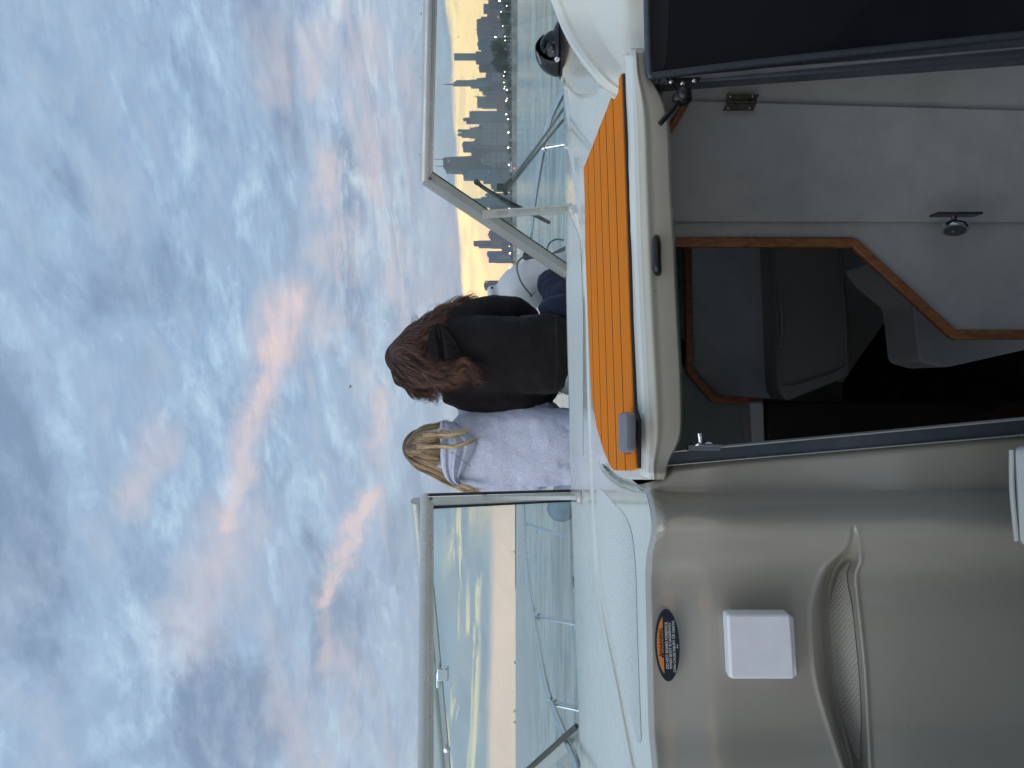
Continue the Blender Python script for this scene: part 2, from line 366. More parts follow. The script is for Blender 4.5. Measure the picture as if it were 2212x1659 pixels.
# ------------------------------------------------------------------ water
def water_fn(t, b, tc):
    x, y, z = t.sep(tc)
    far = t.m('SQRT', t.m('ADD', t.m('MULTIPLY', x, x), t.m('MULTIPLY', y, y)))
    n1 = t.noise(t.xyz(t.m('MULTIPLY', x, .55), y, 0.), 1.5, 6, .62, .3)
    n2 = t.noise(t.xyz(t.m('MULTIPLY', x, .5), y, 4.), .16, 5, .6)
    n3 = t.noise(t.xyz(t.m('MULTIPLY', x, .35), y, 7.), .018, 4, .6)
    bn = t.n('ShaderNodeBump'); bn.inputs['Distance'].default_value = .5
    bn.inputs['Strength'].default_value = .95
    hgt = t.m('ADD', t.m('MULTIPLY', n1, .30), t.m('ADD', t.m('MULTIPLY', n2, 2.6), t.m('MULTIPLY', n3, 7.0)))
    t.put(bn.inputs['Height'], hgt); t.put(b.inputs['Normal'], bn.outputs[0])
    n4 = t.noise(t.xyz(t.m('MULTIPLY', x, .6), y, 11.), .45, 5, .65, .4)
    k = t.m('ADD', t.m('MULTIPLY', n4, .5), t.m('ADD', t.m('MULTIPLY', n2, .35), t.m('MULTIPLY', n3, .15)))
    c = t.mix(t.ramp(k, .45, .55, kind='LINEAR'), (.07,.18,.21,1), (.36,.49,.51,1))  # light and dark of the ripples put into the base colour
    t.put(b.inputs['Base Color'], c)
WATER = mat('lake water', rough=.16, fn=water_fn)
def lake():
    rs = [3, 6, 12, 25, 50, 100, 200, 400, 800, 1600, 3200, 6000]; vs = [(0, 0, -2)]; fs = []; n = 48
    for r in rs: vs += [(r*cos(2*pi*k/n), r*sin(2*pi*k/n), -2) for k in range(n)]
    fs = [(0, 1+k, 1+(k+1) % n) for k in range(n)]
    for j in range(len(rs)-1): fs += [(1+j*n+k, 1+(j+1)*n+k, 1+(j+1)*n+(k+1) % n, 1+j*n+(k+1) % n) for k in range(n)]
    return mesh('lake_water', vs, fs, WATER, None, True, kind='structure')
lake()

# ------------------------------------------------------------------ the boat
BOAT = empty('motor_boat', label='white cabin cruiser seen from its cockpit, with grey bulkhead, windscreen and open companionway', category='boat')
CREST = [(-40,1196),(60,1212),(170,1217),(260,1218),(400,1220),(540,1222),(700,1224),(920,1230),(1060,1233),(1150,1237),(1400,1245),(1659,1254),(1760,1260)]
EDGE = [(0,1262),(120,1290),(170,1330),(230,1352),(1010,1352),(1035,1364),(1048,1380),(1057,1391),(1096,1403),(1148,1407),(1200,1397),(1242,1394),(1331,1396),(1565,1401),(1659,1409),(1760,1416)]
GROOVE = [(200,1224),(324,1235),(441,1252),(519,1262),(648,1268),(850,1273),(1026,1279),(1122,1284),(1242,1291),(1357,1310),(1474,1334),(1659,1370),(1780,1398)]
TROUGH = [(977,1290),(1008,1310),(1026,1325),(1040,1345),(1047,1368),(1052,1392)]
def deck_z(x, y, flat=False):
    z = -.170 - .018*sstep(1225, 1400, x)
    g = sm(GROOVE, y)
    if y > 200:
        z -= .0030*sstep(g-5, g+2, x)          # low step along the raised brow
        z += .0010*exp(-((x-g+7)/4)**2)
    # camber falling off to port, slight swell near the corner
    if 960 < y < 1075 and not flat:
        d = min(sqrt((x-tx)**2+(y-ty)**2) for tx, ty in TR_D)
        z -= .016*exp(-(d/7)**2)*sstep(984, 1022, y)
    if y < 330: z -= .03*sstep(330, 60, y)*sstep(1218, 1290, x)
    return z
TR_D = []
for i in range(len(TROUGH)-1):
    for k in range(12):
        t_ = k/12; TR_D.append((TROUGH[i][1]*(1-t_)+TROUGH[i+1][1]*t_, TROUGH[i][0]*(1-t_)+TROUGH[i+1][0]*t_))
def lerp(a, b, t): return a+(b-a)*t
Y_L, Y_R = 2150, 20
def deck_pt(s, v):
    y = lerp(Y_L, Y_R, s); c = sm(CREST, y); e = sm(EDGE, y)
    if v < .10:                               # aft face of the foredeck step, beyond the crest
        k = v/.10; p = PZ(c, y, deck_z(c, y)); q = Vector((max(p.x, -1.25), p.y+.20*(1-k)**1.0, p.z-.20*(1-k)**2)); return q
    x = lerp(c, e, (v-.10)/.90)
    p = PZ(x, y, deck_z(x, y)); p.x = max(p.x, -1.25)
    return p
deck = gridmesh('deck', deck_pt, 340, 150, GEL, BOAT, 0)
# non-skid panels, a few millimetres proud
def skid_panel(fn, nu, nv):
    return gridmesh('nonskid_panel', fn, nu, nv, SKID, BOAT, .0)
def sk1(s, v):
    y = lerp(985, 440, s); c = sm(CREST, y)+2; g = min(sm(GROOVE, y)-9, 1260)
    x = lerp(c, c+(g-c)*(1-sstep(.85, 1., s)*.8), v); p = PZ(x, y, deck_z(x, y)); p.z += .0006; return p
skid_panel(sk1, 90, 16)
SKA = [(1052,1287),(1120,1292),(1242,1300),(1357,1322),(1474,1346),(1600,1376)]
SKB = [(1052,1298),(1085,1325),(1110,1348),(1140,1362),(1180,1369),(1242,1374),(1357,1377),(1474,1381),(1600,1386)]
def sk2(s, v):
    y = lerp(1606, 1054, s); a = sm(SKA, y); b = sm(SKB, y); k = min(1, min(s, 1-s)*60)
    m = (a+b)/2; a = lerp(m, a, k**.5); b = lerp(m, b, k**.5)
    x = lerp(a, b, v); p = PZ(x, y, deck_z(x, y)); p.z += .0006; return p
skid_panel(sk2, 120, 40)

# aft bulkhead, port of the companionway
JAMB = [(1385,1046),(1415,1038),(1436,1024),(1452,1004),(2212,936),(2330,925)]       # its starboard edge, y by x
BU = [(1040,1848),(1123,1844),(1182,1832),(1226,1788),(1298,1763),(1365,1761),(1467,1770),(1566,1797),(1650,1824),(1780,1866)]
BF = [(1040,1848),(1123,1846),(1160,1852),(1208,1856),(1239,1846),(1290,1849),(1342,1855),(1454,1866),(1566,1872),(1659,1877),(1780,1884)]
def bulk_Y(x, y):
    e = sm(EDGE, max(y, 1062))
    Y0 = -deck_z(e, max(y, 1062), True)*F/(e-H0)
    Y = Y0 - .014*sstep(e-2, e+13, x) - .012*sstep(e+10, e+180, x)
    # soft vertical swell beside the hatch corner
    Y -= .010*exp(-((y-1128)/40)**2)*sstep(e, e+30, x)*(1-sstep(1560, 1800, x))
    Y += .004*exp(-((y-1070)/22)**2)*sstep(e+10, e+40, x)*(1-sstep(1700, 1990, x))
    jy = interp(JAMB, x); Y += .014*exp(-((y-jy)/9)**2)
    # moulded step pocket
    if y > 1105:
        u = sm(BU, y); f = sm(BF, y); w = f-u; k = sstep(1112, 1215, y)
        if x > u-4 and x < f and w > 3:
            zb = (f-H0)/F*Y                       # level of the tread
            m = u + w*.30
            Yb = min(zb*F/(m-H0), Y+.052)
            if x < m: d = sstep(u-4, m, x)*(Yb-Y)
            else: d = (Yb-Y)*min(1, (f-x)/(f-m))**.8
            Y += max(0, d)*k
        Y -= .0028*exp(-((x-f-4)/5)**2)*k
        Y -= .002*exp(-((x-u+7)/5)**2)*k
    Y += .02*sstep(1900, 2300, x)
    return Y
def bulk_pt(s, v):
    e = None
    # param: v down from the deck edge; s across between port limit and jamb
    vv = v**1.15
    ymax = 2650 if 0 else 2150
    yy = lerp(ymax, 1045, s); e = sm(EDGE, yy)
    x = lerp(e, 2320, vv)
    j = interp(JAMB, x)
    y = lerp(ymax, j, s); p = P(x, y, bulk_Y(x, y)); p.x = max(p.x, -1.25)
    return p
bulkhead = gridmesh('cabin_bulkhead', bulk_pt, 300, 340, BULK, BOAT, .003)
def tread(s, v):
    y = lerp(1640, 1216, s); f = sm(BF, y); u = sm(BU, y); m = u+(f-u)*.30; Y0 = bulk_Y(f+14, y)
    x0 = lerp(m+3, f-6, 0); a = lerp(m+6, f-10, 0); b = f-9
    k = min(1, min(s, 1-s)*5)**.5; a = lerp((a+b)/2, a, k); b = lerp((a+b)/2, b, k)
    x = lerp(a, b, v); Y = bulk_Y(x, y); p = P(x, y, Y); p.z += .002; p.y -= .001; return p
gridmesh('step_tread', tread, 80, 24, mat('step nonskid', (.5,.49,.45), .5, fn=lambda t, b, tc: skid_fn(t, b, tc, (.50,.48,.43,1), (.43,.415,.37,1), 140)), BOAT)

# ---- sliding hatch
HA = [(104,1350),(166,1351),(300,1354),(433,1361),(536,1362),(700,1366),(864,1371),(914,1374),(1012,1379.5),(1026,1381),(1036,1384)]   # rear of the lip band
HB = [(104,1362),(166,1365),(300,1369),(433,1373),(536,1375.6),(700,1383),(810,1388.6),(914,1394),(1012,1398),(1036,1402)]
HC = [(104,1398),(140,1400),(166,1406),(198,1424),(229,1438),(273,1447),(365,1451),(432,1454),(536,1460),(700,1468),(810,1474),(914,1476),(951,1470),(992,1449),(1011,1442),(1026,1440),(1036,1436)]
ZM = -.172
def hatch_pt(s, v):
    y = lerp(1036, 104, s); a = sm(HA, y); b = sm(HB, y); c = sm(HC, y)
    end = 1-sstep(0, .022, s); r = .02*end**2+.022*sstep(.978, 1, s)**2
    pa = PZ(a, y, ZM-.006); pb = PZ(b, y, ZM-.012)
    if v < .25: q = lerp(pa, pb, v/.25); q.y += r; return q
    k = (v-.25)/.75; x = lerp(b, c, k)
    Y = pb.y - .010*sin(min(1, k*1.6)*pi/2) + .012*k*k - .006*exp(-((k-.30)/.12)**2) + r
    if k > .93: Y += .03*(k-.93)/.07
    # finger scoop by the black pull
    return P(x, y, Y)
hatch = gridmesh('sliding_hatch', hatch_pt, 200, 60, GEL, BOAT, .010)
hatch.data.materials.append(mat('shaded lip gelcoat', rough=.16, coat=.5, fn=lambda t, b, tc: bulk_fn(t, b, tc, 1.6)))
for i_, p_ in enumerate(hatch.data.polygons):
    if i_//200 > 19: p_.material_index = 1                 # shade of the aft face is put into a darker taupe colour
MAT = [(160,1341),(191,1326),(240,1309),(273.5,1295),(307,1283),(362,1260.5),(433,1263),(536,1264),(700,1270),(810,1275.3),(862,1279),(922,1288),(971,1302.7),(1008,1318),(1016,1325),(1016.5,1355),(1012,1373),(864,1365),(700,1358.5),(433,1350.5),(300,1346)]
def slab(name, pts, z, th, m, parent, grow=0, bevel=0):
    vs = [PZ(x, y, z) for y, x in pts]
    if grow:
        c = sum(vs, Vector())/len(vs); vs = [v+(v-c).normalized()*grow for v in vs]
    mb = MB(); mb.prism(vs, (0, 0, -th)); return mb.build(name, m, parent, bevel=bevel)
HTOP = [(112,1351)]+[(y, x-3) for y, x in MAT[:6]]+[(y, x-2.2) for y, x in MAT[6:11]]+[(930,1287),(980,1301),(1016,1318),(1030,1334),(1036,1356),(1036,1384),(1012,1379.5),(914,1374),(864,1371),(700,1366),(536,1362),(433,1361),(300,1354),(166,1351)]
top = slab('hatch_top', HTOP, ZM-.006, .03, GEL, hatch, bevel=.004)
slab('teak_mat', MAT, ZM, .0065, TEAK, hatch, bevel=.0008)
sp = [PZ(x, y, ZM-.0025) for y, x in ((160,1341),(300,1346),(433,1350.5),(700,1358.5),(864,1365),(890,1366.5),(907,1371),(1012,1373.5),(1012,1377),(907,1375),(885,1370.5),(864,1369),(700,1362.5),(433,1355),(300,1350.5),(158,1345.5))]
mb = MB(); mb.prism(sp, (0, 0, -.008)); mb.build('rubber_seal', RUBBER, hatch, bevel=.002)
# recessed latch on the mat (grey lid, black body)
def stadium(cx, cy, hx, hy, n=10):
    """outline in photo measures; long side along y"""
    o = []
    for k in range(n+1): a = pi*k/n; o.append((cy+(hy-hx)+hx*sin(a), cx+hx*cos(a)))
    for k in range(n+1): a = pi+pi*k/n; o.append((cy-(hy-hx)+hx*sin(a), cx+hx*cos(a)))
    return o
lat = [PZ(x, y, ZM+.003) for y, x in stadium(1351.5, 936, 12, 45)]
mb = MB(); mb.prism(lat, (0, 0, -.010)); lb = mb.build('latch_housing', BLACKP, hatch, bevel=.002)
lat = [PZ(x, y, ZM+.019) for y, x in stadium(1344, 934, 8.5, 44)]
mb = MB(); mb.prism(lat, (0, 0, -.014)); mb.build('latch_lid', mat('grey latch lid', (.20,.205,.235), .35, .2, var=.1), hatch, bevel=.003)
# black finger pull on the aft face
def hatchY(x, y):
    b = sm(HB, y); c = sm(HC, y); pb = PZ(b, y, ZM-.012); k = (x-b)/(c-b)
    return pb.y - .010*sin(min(1, k*1.6)*pi/2) + .012*k*k - .006*exp(-((k-.30)/.12)**2)
pp = curve([P(1418, 516, hatchY(1418, 516)+.002), P(1417.5, 524, hatchY(1418, 524)-.010), P(1418, 545, hatchY(1418, 545)-.014), P(1419, 566, hatchY(1419, 566)-.014), P(1420, 582, hatchY(1420, 582)-.010), P(1420, 589, hatchY(1420, 589)+.002)], 6)
mb = MB(); mb.tube(pp, .0062, 12); ho = mb.build('pull_handle', BLACKP, hatch, True)
mb = MB(); mb.prism([P(x, y, hatchY(x, y)-.002) for y, x in stadium(1419, 552, 9.5, 38)], (0, .004, 0)); mb.build('handle_plate', BLACKP, hatch, bevel=.001)

# ---- companionway: port jamb track
def strip(name, a, b, w0, w1, Ya, Yb, th, m, parent, bevel=.001):
    """straight strip between photo points a and b (x, y), widths in y"""
    vs = [P(a[0], a[1], Ya), P(a[0], a[1]+w0, Ya), P(b[0], b[1]+w1, Yb), P(b[0], b[1], Yb)]
    mb = MB(); mb.prism(vs, (0, th, 0)); return mb.build(name, m, parent, bevel=bevel)
tk = strip('door_track', (1440, 979), (2330, 896), 27, 33, 1.035, 1.035, .02, DARKALU, BOAT)
strip('track_lip', (1440, 976), (2330, 893), 3, 3.5, 1.030, 1.030, .022, WHITEALU, tk)
strip('track_lip', (1438, 1005), (2330, 928.5), 2.2, 2.5, 1.030, 1.030, .022, WHITEALU, tk)
mb = MB()
for x in (1500, 1525): mb.tube([P(1531, 968, 1.03), P(1531, 963, 1.02)], .006, 12)
pl_ = curve([P(1503, 966, 1.03), P(1506, 960, 1.012), P(1518, 962, 1.012), P(1540, 962.5, 1.012), P(1562, 963, 1.012)], 5)
mb.tube(pl_, .0022, 8)
mb.tube([P(1516, 966, 1.02), P(1512, 950, 1.012), P(1511, 936, 1.012)], .0035, 8)
mb.prism([P(x, y, 1.03) for y, x in stadium(1518, 966, 4, 4.5)], (0, -.012, 0))
mb.box(P(1519, 967, 1.02), (.008, .012, .045))
mb.build('track_latch', CHROME, BOAT, True)

# ---- smoked acrylic sliding door, pushed to starboard
dg = MB(); dg.prism([P(1403, -60, 1.13), P(1412, 158, 1.13), P(1700, 124, 1.13), P(2330, 58, 1.13), P(2330, -60, 1.13)], (0, .012, 0))
door = dg.build('sliding_door', ACRYL, BOAT, bevel=.001)
mb = MB(); mb.tube(curve([P(1397, -60, 1.12), P(1399, 60, 1.12), P(1403, 156, 1.12), P(1412, 163, 1.12), P(1440, 160, 1.12), P(1700, 128, 1.12), P(2330, 62, 1.12)], 5), .006, 8); mb.build('door_edge', DARKALU, door, True)
strip('door_rail', (1425, 163), (2330, 64), 6, 28, 1.135, 1.12, .025, mat('slate metal', (.16,.17,.20), .3, .7, var=.15, vscale=8), door, .004)
strip('door_channel', (1420, 168), (2330, 93), 16, 25, 1.15, 1.14, .03, DARKALU, door, .003)
strip('channel_lip', (1420, 167), (2330, 90.5), 1.6, 2, 1.128, 1.118, .022, CHROME, door, 0)
mb = MB(); mb.prism([P(1404, -60, 1.127), P(1404, 152, 1.127), P(1425, 156, 1.127), P(1438, 146, 1.127), P(1445, 60, 1.127), P(1447, -60, 1.127)], (0, .008, 0)); mb.build('door_stile', mat('navy painted stile', (.016,.018,.026), .3, var=.3), door, bevel=.001)
# strut end bracket (black plate, three screws, knuckle, rod)
mb = MB(); mb.prism([P(1438, 172, 1.135), P(1511, 170, 1.135), P(1511, 176, 1.135), P(1486, 200, 1.135), P(1470, 200, 1.135)], (0, -.006, 0))
mb.ball(P(1473, 212, 1.12), (.012, .012, .016)); mb.ball(P(1477, 203, 1.115), (.013, .012, .012)); mb.tube([P(1472, 212, 1.12), P(1446, 244, 1.10), P(1425, 268, 1.10)], .0042, 10)
br = mb.build('strut_bracket', BLACKP, BOAT, True)
for x, y in ((1450, 176), (1475, 180), (1500, 174)):
    mb = MB(); mb.ball(P(x, y, 1.128), (.0045, .003, .0045)); mb.build('screw', CHROME, br, True)
for x, y in ((1507, 186), (2190, 131)):
    mb = MB(); mb.lathe([(0, 0), (.006, 0), (.0065, .004), (.004, .009), (0, .010)], P(x, y, 1.2), (0, -1, 0), 14); mb.build('wall_screw', CHROME, BOAT, True)

# ---- white hatch cover, warning label on the bulkhead
def onb(x, y, d=0): return P(x, y, bulk_Y(x, y)-d)
L4 = [(1570.5, 1327), (1709, 1327), (1719, 1468), (1577, 1468)]
Yc = bulk_Y(1640, 1400)
def rounded(pts, r, n=5):
    o = []; m = len(pts)
    for i in range(m):
        p = Vector(pts[i]); a = (Vector(pts[i-1])-p).normalized(); b = (Vector(pts[(i+1) % m])-p).normalized()
        for k in range(n+1):
            t_ = k/n; q0 = p+a*r*(1-t_); q1 = p+b*r*t_; o.append((p+a*r)*(1-t_)**2+p*2*t_*(1-t_)+(p+b*r)*t_*t_)
    return o
mb = MB(); mb.prism([P(v[0], v[1], Yc-.030) for v in rounded([Vector(p) for p in L4], 9)], (0, .024, 0))
lid = mb.build('access_cover', WHITEP, BOAT, bevel=.004)
mb = MB(); mb.prism([P(v[0], v[1], Yc-.008) for v in rounded([(1566, 1331), (1714, 1331), (1722, 1462), (1573, 1464)], 8)], (0, .012, 0)); mb.build('cover_frame', WHITEP, lid, bevel=.001)
mb = MB(); mb.tube([P(1572, 1377, Yc-.016), P(1575.5, 1436, Yc-.016)], .004, 8); mb.build('cover_hinge', WHITEP, lid, True)
def ell(cx, cy, rx, ry, tilt, d, n=64, a0=0, a1=2*pi):
    o = []
    for k in range(n):
        a = a0+(a1-a0)*k/n; ex = rx*cos(a); ey = ry*sin(a)
        o.append((cx+ex+tilt*ey, cy+ey))
    return o
Ys = min(bulk_Y(x, y) for x in (1415, 1441, 1467) for y in (1320, 1394, 1470))-.0025
Ys -= .006
E = ell(1441.5, 1394, 26.5, 78, .035, 0)
mb = MB(); mb.prism([P(x, y, Ys) for x, y in E], (0, .002, 0)); lab = mb.build('warning_label', mat('label navy', (.012,.018,.032), .35), BOAT)
seg = [(x, y) for x, y in ell(1441.5, 1394, 22.3, 66, .035, 0, 96) if x < 1427.5+.035*(y-1394)+5.5]
seg.sort(key=lambda p: p[1])
mb = MB(); mb.prism([P(x, y, Ys-.0006) for x, y in seg], (0, .0005, 0)); mb.build('orange_panel', mat('label orange', (.72,.24,.06), .4), lab)
def text(body, x, y, size, m, parent, name='lettering', Y=None, bold=.0):
    c = bpy.data.curves.new(name, 'FONT'); c.body = body; c.size = size; c.align_x = 'CENTER'; c.align_y = 'CENTER'; c.extrude = .0001; c.offset = bold
    o = bpy.data.objects.new(name, c); COL.objects.link(o); c.materials.append(m); o.parent = parent
    o.location = P(x, y, (Y if Y else Ys)-.0011); o.rotation_euler = (pi/2, radians(-2), 0); return o
INK = mat('label ink', (.012,.014,.02), .4); WINK = mat('label white', (.75,.76,.76), .4)
text('WARNING', 1428.5, 1386, .0079, INK, lab, bold=.00006)
tri = [(1421, 1410.5+8.5-3.5), (1434, 1421), (1433.4, 1409.5)]
mb = MB(); mb.prism([P(1422.5, 1415.5, Ys-.0008), P(1434, 1421.2, Ys-.0008), P(1433.5, 1409.8, Ys-.0008)], (0, .0003, 0)); tr = mb.build('warning_triangle', INK, lab)
text('!', 1430.5, 1415.4, .0055, mat('label orange mark', (.72,.24,.06), .4), lab, bold=.00005)
for s_, x in (('DO NOT BOARD FOREDECK', 1440.5), ('WHEN BOAT IS UNDERWAY.', 1448), ('CAN CAUSE INJURY OR DEATH.', 1456.2)):
    text(s_, x, 1394 if 'CAN' not in s_ else 1396, .0051, WINK, lab, bold=.00004)
text('82983', 1463.5, 1396, .0024, WINK, lab)

# ---- cockpit seat at the foot of the picture, and cockpit behind the camera
def seat():
    mb = MB()
    mb.prism([P(x, y, .93) for x, y in rounded([Vector((2184, 962)), Vector((2330, 962)), Vector((2330, 1190)), Vector((2196, 1176))], 20)], (0, -.50, 0))
    o = mb.build('cockpit_seat', mat('white vinyl', (.62,.63,.61), .42, var=.08, vscale=8, bump=.2, bscale=150), None, bevel=.012, label='white vinyl cockpit seat, only its rounded corner showing at the foot of the grey bulkhead', category='seat')
    mb = MB(); mb.tube(curve([P(2185, 972, .925), P(2186, 1060, .925), P(2196, 1168, .925)], 6), .003, 8); mb.build('piping', mat('seat piping', (.5,.51,.5), .5), o, True)
    mb = MB(); mb.box(Vector((-.17, .65, -1.05)), (.22, .45, .7)); mb.build('pedestal', GEL, o, bevel=.02)
    return o
seat()
CANVAS = mat('navy canvas', (.045,.05,.06), .85, bump=.3, bscale=250)
COCK = mat('cockpit liner', (.36,.33,.28), .5, var=.1, vscale=3)
mb = MB(); mb.box((0, -1.0, -1.45), (3.0, 4.3, .06)); mb.build('cockpit_floor', mat('cockpit floor', (.20,.185,.16), .7, var=.2, vscale=5), BOAT)
mb = MB()
mb.prism([Vector((-1.35, 1.0, -1.45)), Vector((-1.35, 1.0, -.32)), Vector((-1.5, -3.0, -.45)), Vector((-1.5, -3.0, -1.45))], (-.25, 0, 0))
mb.prism([Vector((1.5, 1.2, -1.45)), Vector((1.5, 1.2, -.22)), Vector((1.55, -3.0, -.45)), Vector((1.55, -3.0, -1.45))], (.2, 0, 0))
mb.box((0, -3.1, -.95), (3.2, .2, 1.0)); mb.build('cockpit_coaming', COCK, BOAT)
mb = MB()
mb.prism([Vector((-1.55, -.55, .95)), Vector((-1.0, -.50, 1.10)), Vector((0, -.45, 1.16)), Vector((1.0, -.50, 1.10)), Vector((1.55, -.55, .95)), Vector((1.6, -2.9, .8)), Vector((0, -3.0, 1.05)), Vector((-1.6, -2.9, .8))], (0, 0, .01))
bim = mb.build('added_bimini_top', CANVAS, BOAT)  # unseen canopy, added to keep sky light off the bulkhead
mb = MB()
for s_ in (-1, 1):
    mb.tube([Vector((1.52*s_, -.3, .95)), Vector((1.5*s_, -1.2, -.4))], .0125, 8); mb.tube([Vector((1.55*s_, -2.8, .8)), Vector((1.5*s_, -1.2, -.4))], .0125, 8)
mb.tube([Vector((-1.52, -.52, .94)), Vector((-1, -.49, 1.09)), Vector((0, -.45, 1.15)), Vector((1, -.49, 1.09)), Vector((1.52, -.52, .94))], .0125, 8)
mb.build('added_bimini_frame', CHROME, bim, True)

# ---- helm console moulding to starboard
HE = [(-60,1168),(0,1192),(58,1215.6),(108,1245),(152,1279),(176,1302),(191,1322),(205,1345)]
def helm_pt(s, v):
    y = lerp(205, -60, s); t_ = sm(HE, y); b = 1412
    Yt = lerp(1.36, 1.20, sstep(20, 200, y))
    x = lerp(t_, b, max(0, (v-.06)/.94))
    Y = Yt - (Yt-1.165)*sstep(0, 1, (x-t_)/max(1, b-t_)) - .008*sin(min(1, (x-t_)/70)*pi)*sstep(210, 150, y)
    Y += .035*sstep(1330, 1400, x)*sstep(150, 60, y)
    Y -= .004*exp(-(((x-t_)-12)/7)**2)
    if v < .06: k = v/.06; p = P(t_, y, Yt); return Vector((p.x, p.y+.10*(1-k), p.z-.05*(1-k)**2-.0))
    return P(x, y, Y)
gridmesh('helm_console', helm_pt, 70, 80, GEL, BOAT, .010)
# compass pod
PT = [(30,1214),(60,1216),(120,1216.5),(160,1216.5),(175,1219),(200,1224)]
PL = [(1214,172),(1222,186),(1240,205),(1262,216),(1300,214),(1320,205)]
def pod_pt(s, v):
    Yt = 1.93; x0 = lerp(1216.5, 1306, max(0, (v-.15)/.85)); yl = sm(PL, x0)
    y = lerp(yl, 30, s)
    x = x0+2.5*sstep(.16, 0, s)*(1-v)
    Y = Yt-.30*sstep(0, 1, (x-1214)/95)+.012*sin((x-1214)/95*pi)
    Y += .16*(1-min(1, s/.10))**2.2
    if v < .15: k = v/.15; p = P(x, y, Y); return Vector((p.x, p.y+.04*(1-k)*min(1, s*6), p.z+.002*sin(k*pi)))
    return P(x, y, Y)
gridmesh('compass_pod', pod_pt, 60, 44, mat('pod gelcoat', (.60,.57,.49), .25, coat=.4, var=.08), BOAT, .006)

# ---- compass
def compass():
    cz = P(1216, 108, 1.97); u = 1.97/F
    c = empty('compass', label='black domed marine compass with hood on the pod to starboard', category='compass'); c.location = cz
    def ob(mb, n, m, **k):
        o = mb.build(n, m, c, True, **k); return o
    mb = MB(); mb.lathe([(0, 0), (59*u, 0), (59*u, 6*u), (54*u, 8*u), (50*u, 9*u), (47*u, 18*u), (43*u, 20*u), (0, 20*u)], (0, 0, 0), (0, 0, 1), 40); ob(mb, 'base', BLACKP)
    mb = MB(); mb.lathe([(40*u, 17*u)]+[(40*u*cos(a), 16*u+36*u*sin(a)) for a in [pi/2*k/12 for k in range(1, 12)]]+[(.4*u, 52*u)], (0, 0, 0), (0, 0, 1), 40); ob(mb, 'dome', DOME)
    mb = MB(); mb.lathe([(0, 18*u), (33*u, 18*u), (34*u, 24*u), (30*u, 27*u), (10*u, 30*u), (0, 36*u)], (0, 0, 0), (0, 0, 1), 32); ob(mb, 'card', mat('compass card', (.03,.035,.04), .3))
    mb = MB()
    for k in range(12):
        a = 2*pi*k/12; d = Vector((cos(a), sin(a), 0)); q = Vector((-sin(a), cos(a), 0)); p = d*34.4*u+Vector((0, 0, 21*u))
        mb.prism([p+q*1.6*u, p-q*1.6*u, p+Vector((0, 0, 4.4*u))], d*.3*u)
    mb.tube([Vector((0, -30*u, 31*u)), Vector((0, -2*u, 37*u))], .0006, 6); ob(mb, 'card_marks', WINK)
    # hood: shell wrapped round the port and forward side, open towards the helm
    vs = []; fs = []; nA, nB = 96, 26
    for j in range(nB+1):
        for i in range(nA):
            a = 2*pi*i/nA; el = radians(1+88.5*j/nB); w = cos(el)
            vs.append(Vector((53*u*w*cos(a), 50*u*w*sin(a), 9*u+50*u*sin(el))))
    n_ = Vector((.50, -.86, .10))
    for j in range(nB):
        for i in range(nA):
            q = (j*nA+i, j*nA+(i+1) % nA, (j+1)*nA+(i+1) % nA, (j+1)*nA+i); m_ = (vs[q[0]]+vs[q[2]])/2-Vector((0, 0, 26*u))
            if m_.dot(n_) > (9-.012*max(0, -m_.z/u)**2)*u and vs[q[0]].z > 13*u: continue
            fs.append(q)
    o = mesh('hood', vs, fs, BLACKP, c, True); m = o.modifiers.new('solid', 'SOLIDIFY'); m.thickness = .0035; m.offset = 0
    for x_, s_ in ((-38, 1),):
        mb = MB(); mb.lathe([(0, 0), (5.2*u, 0), (5.2*u, 1.5*u), (0, 2*u)], Vector((-37*u, -37*u, 15*u)), (-.35, -1, 0), 16); ob(mb, 'screw', WHITEP)
        mb = MB(); mb.box(Vector((-37.6*u, -39.2*u, 15*u)), (7*u, .8*u, 1.2*u), Matrix.Rotation(radians(20), 3, 'Y')); ob(mb, 'screw_slot', BLACKP)
    cu = bpy.data.curves.new('lettering', 'FONT'); cu.body = 'DANFORTH'; cu.size = 4.6*u; cu.extrude = .00005; cu.align_x = 'CENTER'
    to = bpy.data.objects.new('lettering', cu); COL.objects.link(to); cu.materials.append(WINK); to.parent = c
    to.location = Vector((-25*u, -19*u, 51.5*u)); to.rotation_euler = (radians(58), radians(-20), radians(-14))
compass()
# ------------------------------------------------------------------ windscreen
def bar(mb, a, b, w, d, side=None):
    """rectangular bar from a to b; w across (in the plane facing aft), d deep"""
    a = Vector(a); b = Vector(b); ax = (b-a).normalized()
    dep = Vector((0, 1, 0)) if side is None else Vector(side); dep = (dep-ax*dep.dot(ax)).normalized(); wi = ax.cross(dep).normalized()
    q = [a+wi*w/2-dep*d/2, a-wi*w/2-dep*d/2, a-wi*w/2+dep*d/2, a+wi*w/2+dep*d/2]
    mb.prism(q, b-a)
ws = empty('windscreen'); ws.parent = BOAT
def YL(x, y):   # port pane plane: raked, swept back to port
    return interp([(1060,1.96),(1659,1.62),(1760,1.56)], y)+(x-925)/308*.25
def YR(x, y):
    return interp([(-60,1.86),(390,2.04),(590,2.12)], y)+(x-925)/296*.27
# panes
mb = MB(); mb.prism([P(934, 1092, YL(934, 1092)), P(1240, 1076, YL(1240, 1076)), P(1254+3, 1659, YL(1257, 1659)), P(1262, 1760, YL(1262, 1760)), P(931, 1760, YL(931, 1760))], (0, .005, 0)); mb.build('window_pane', GLASS, ws)
mb = MB(); mb.prism([P(940, -60, YR(940, -60)), P(934, 380, YR(934, 380)), P(1226, 583, YR(1226, 583)), P(1230, -60, YR(1230, -60))], (0, .005, 0)); mb.build('window_pane', GLASS, ws)
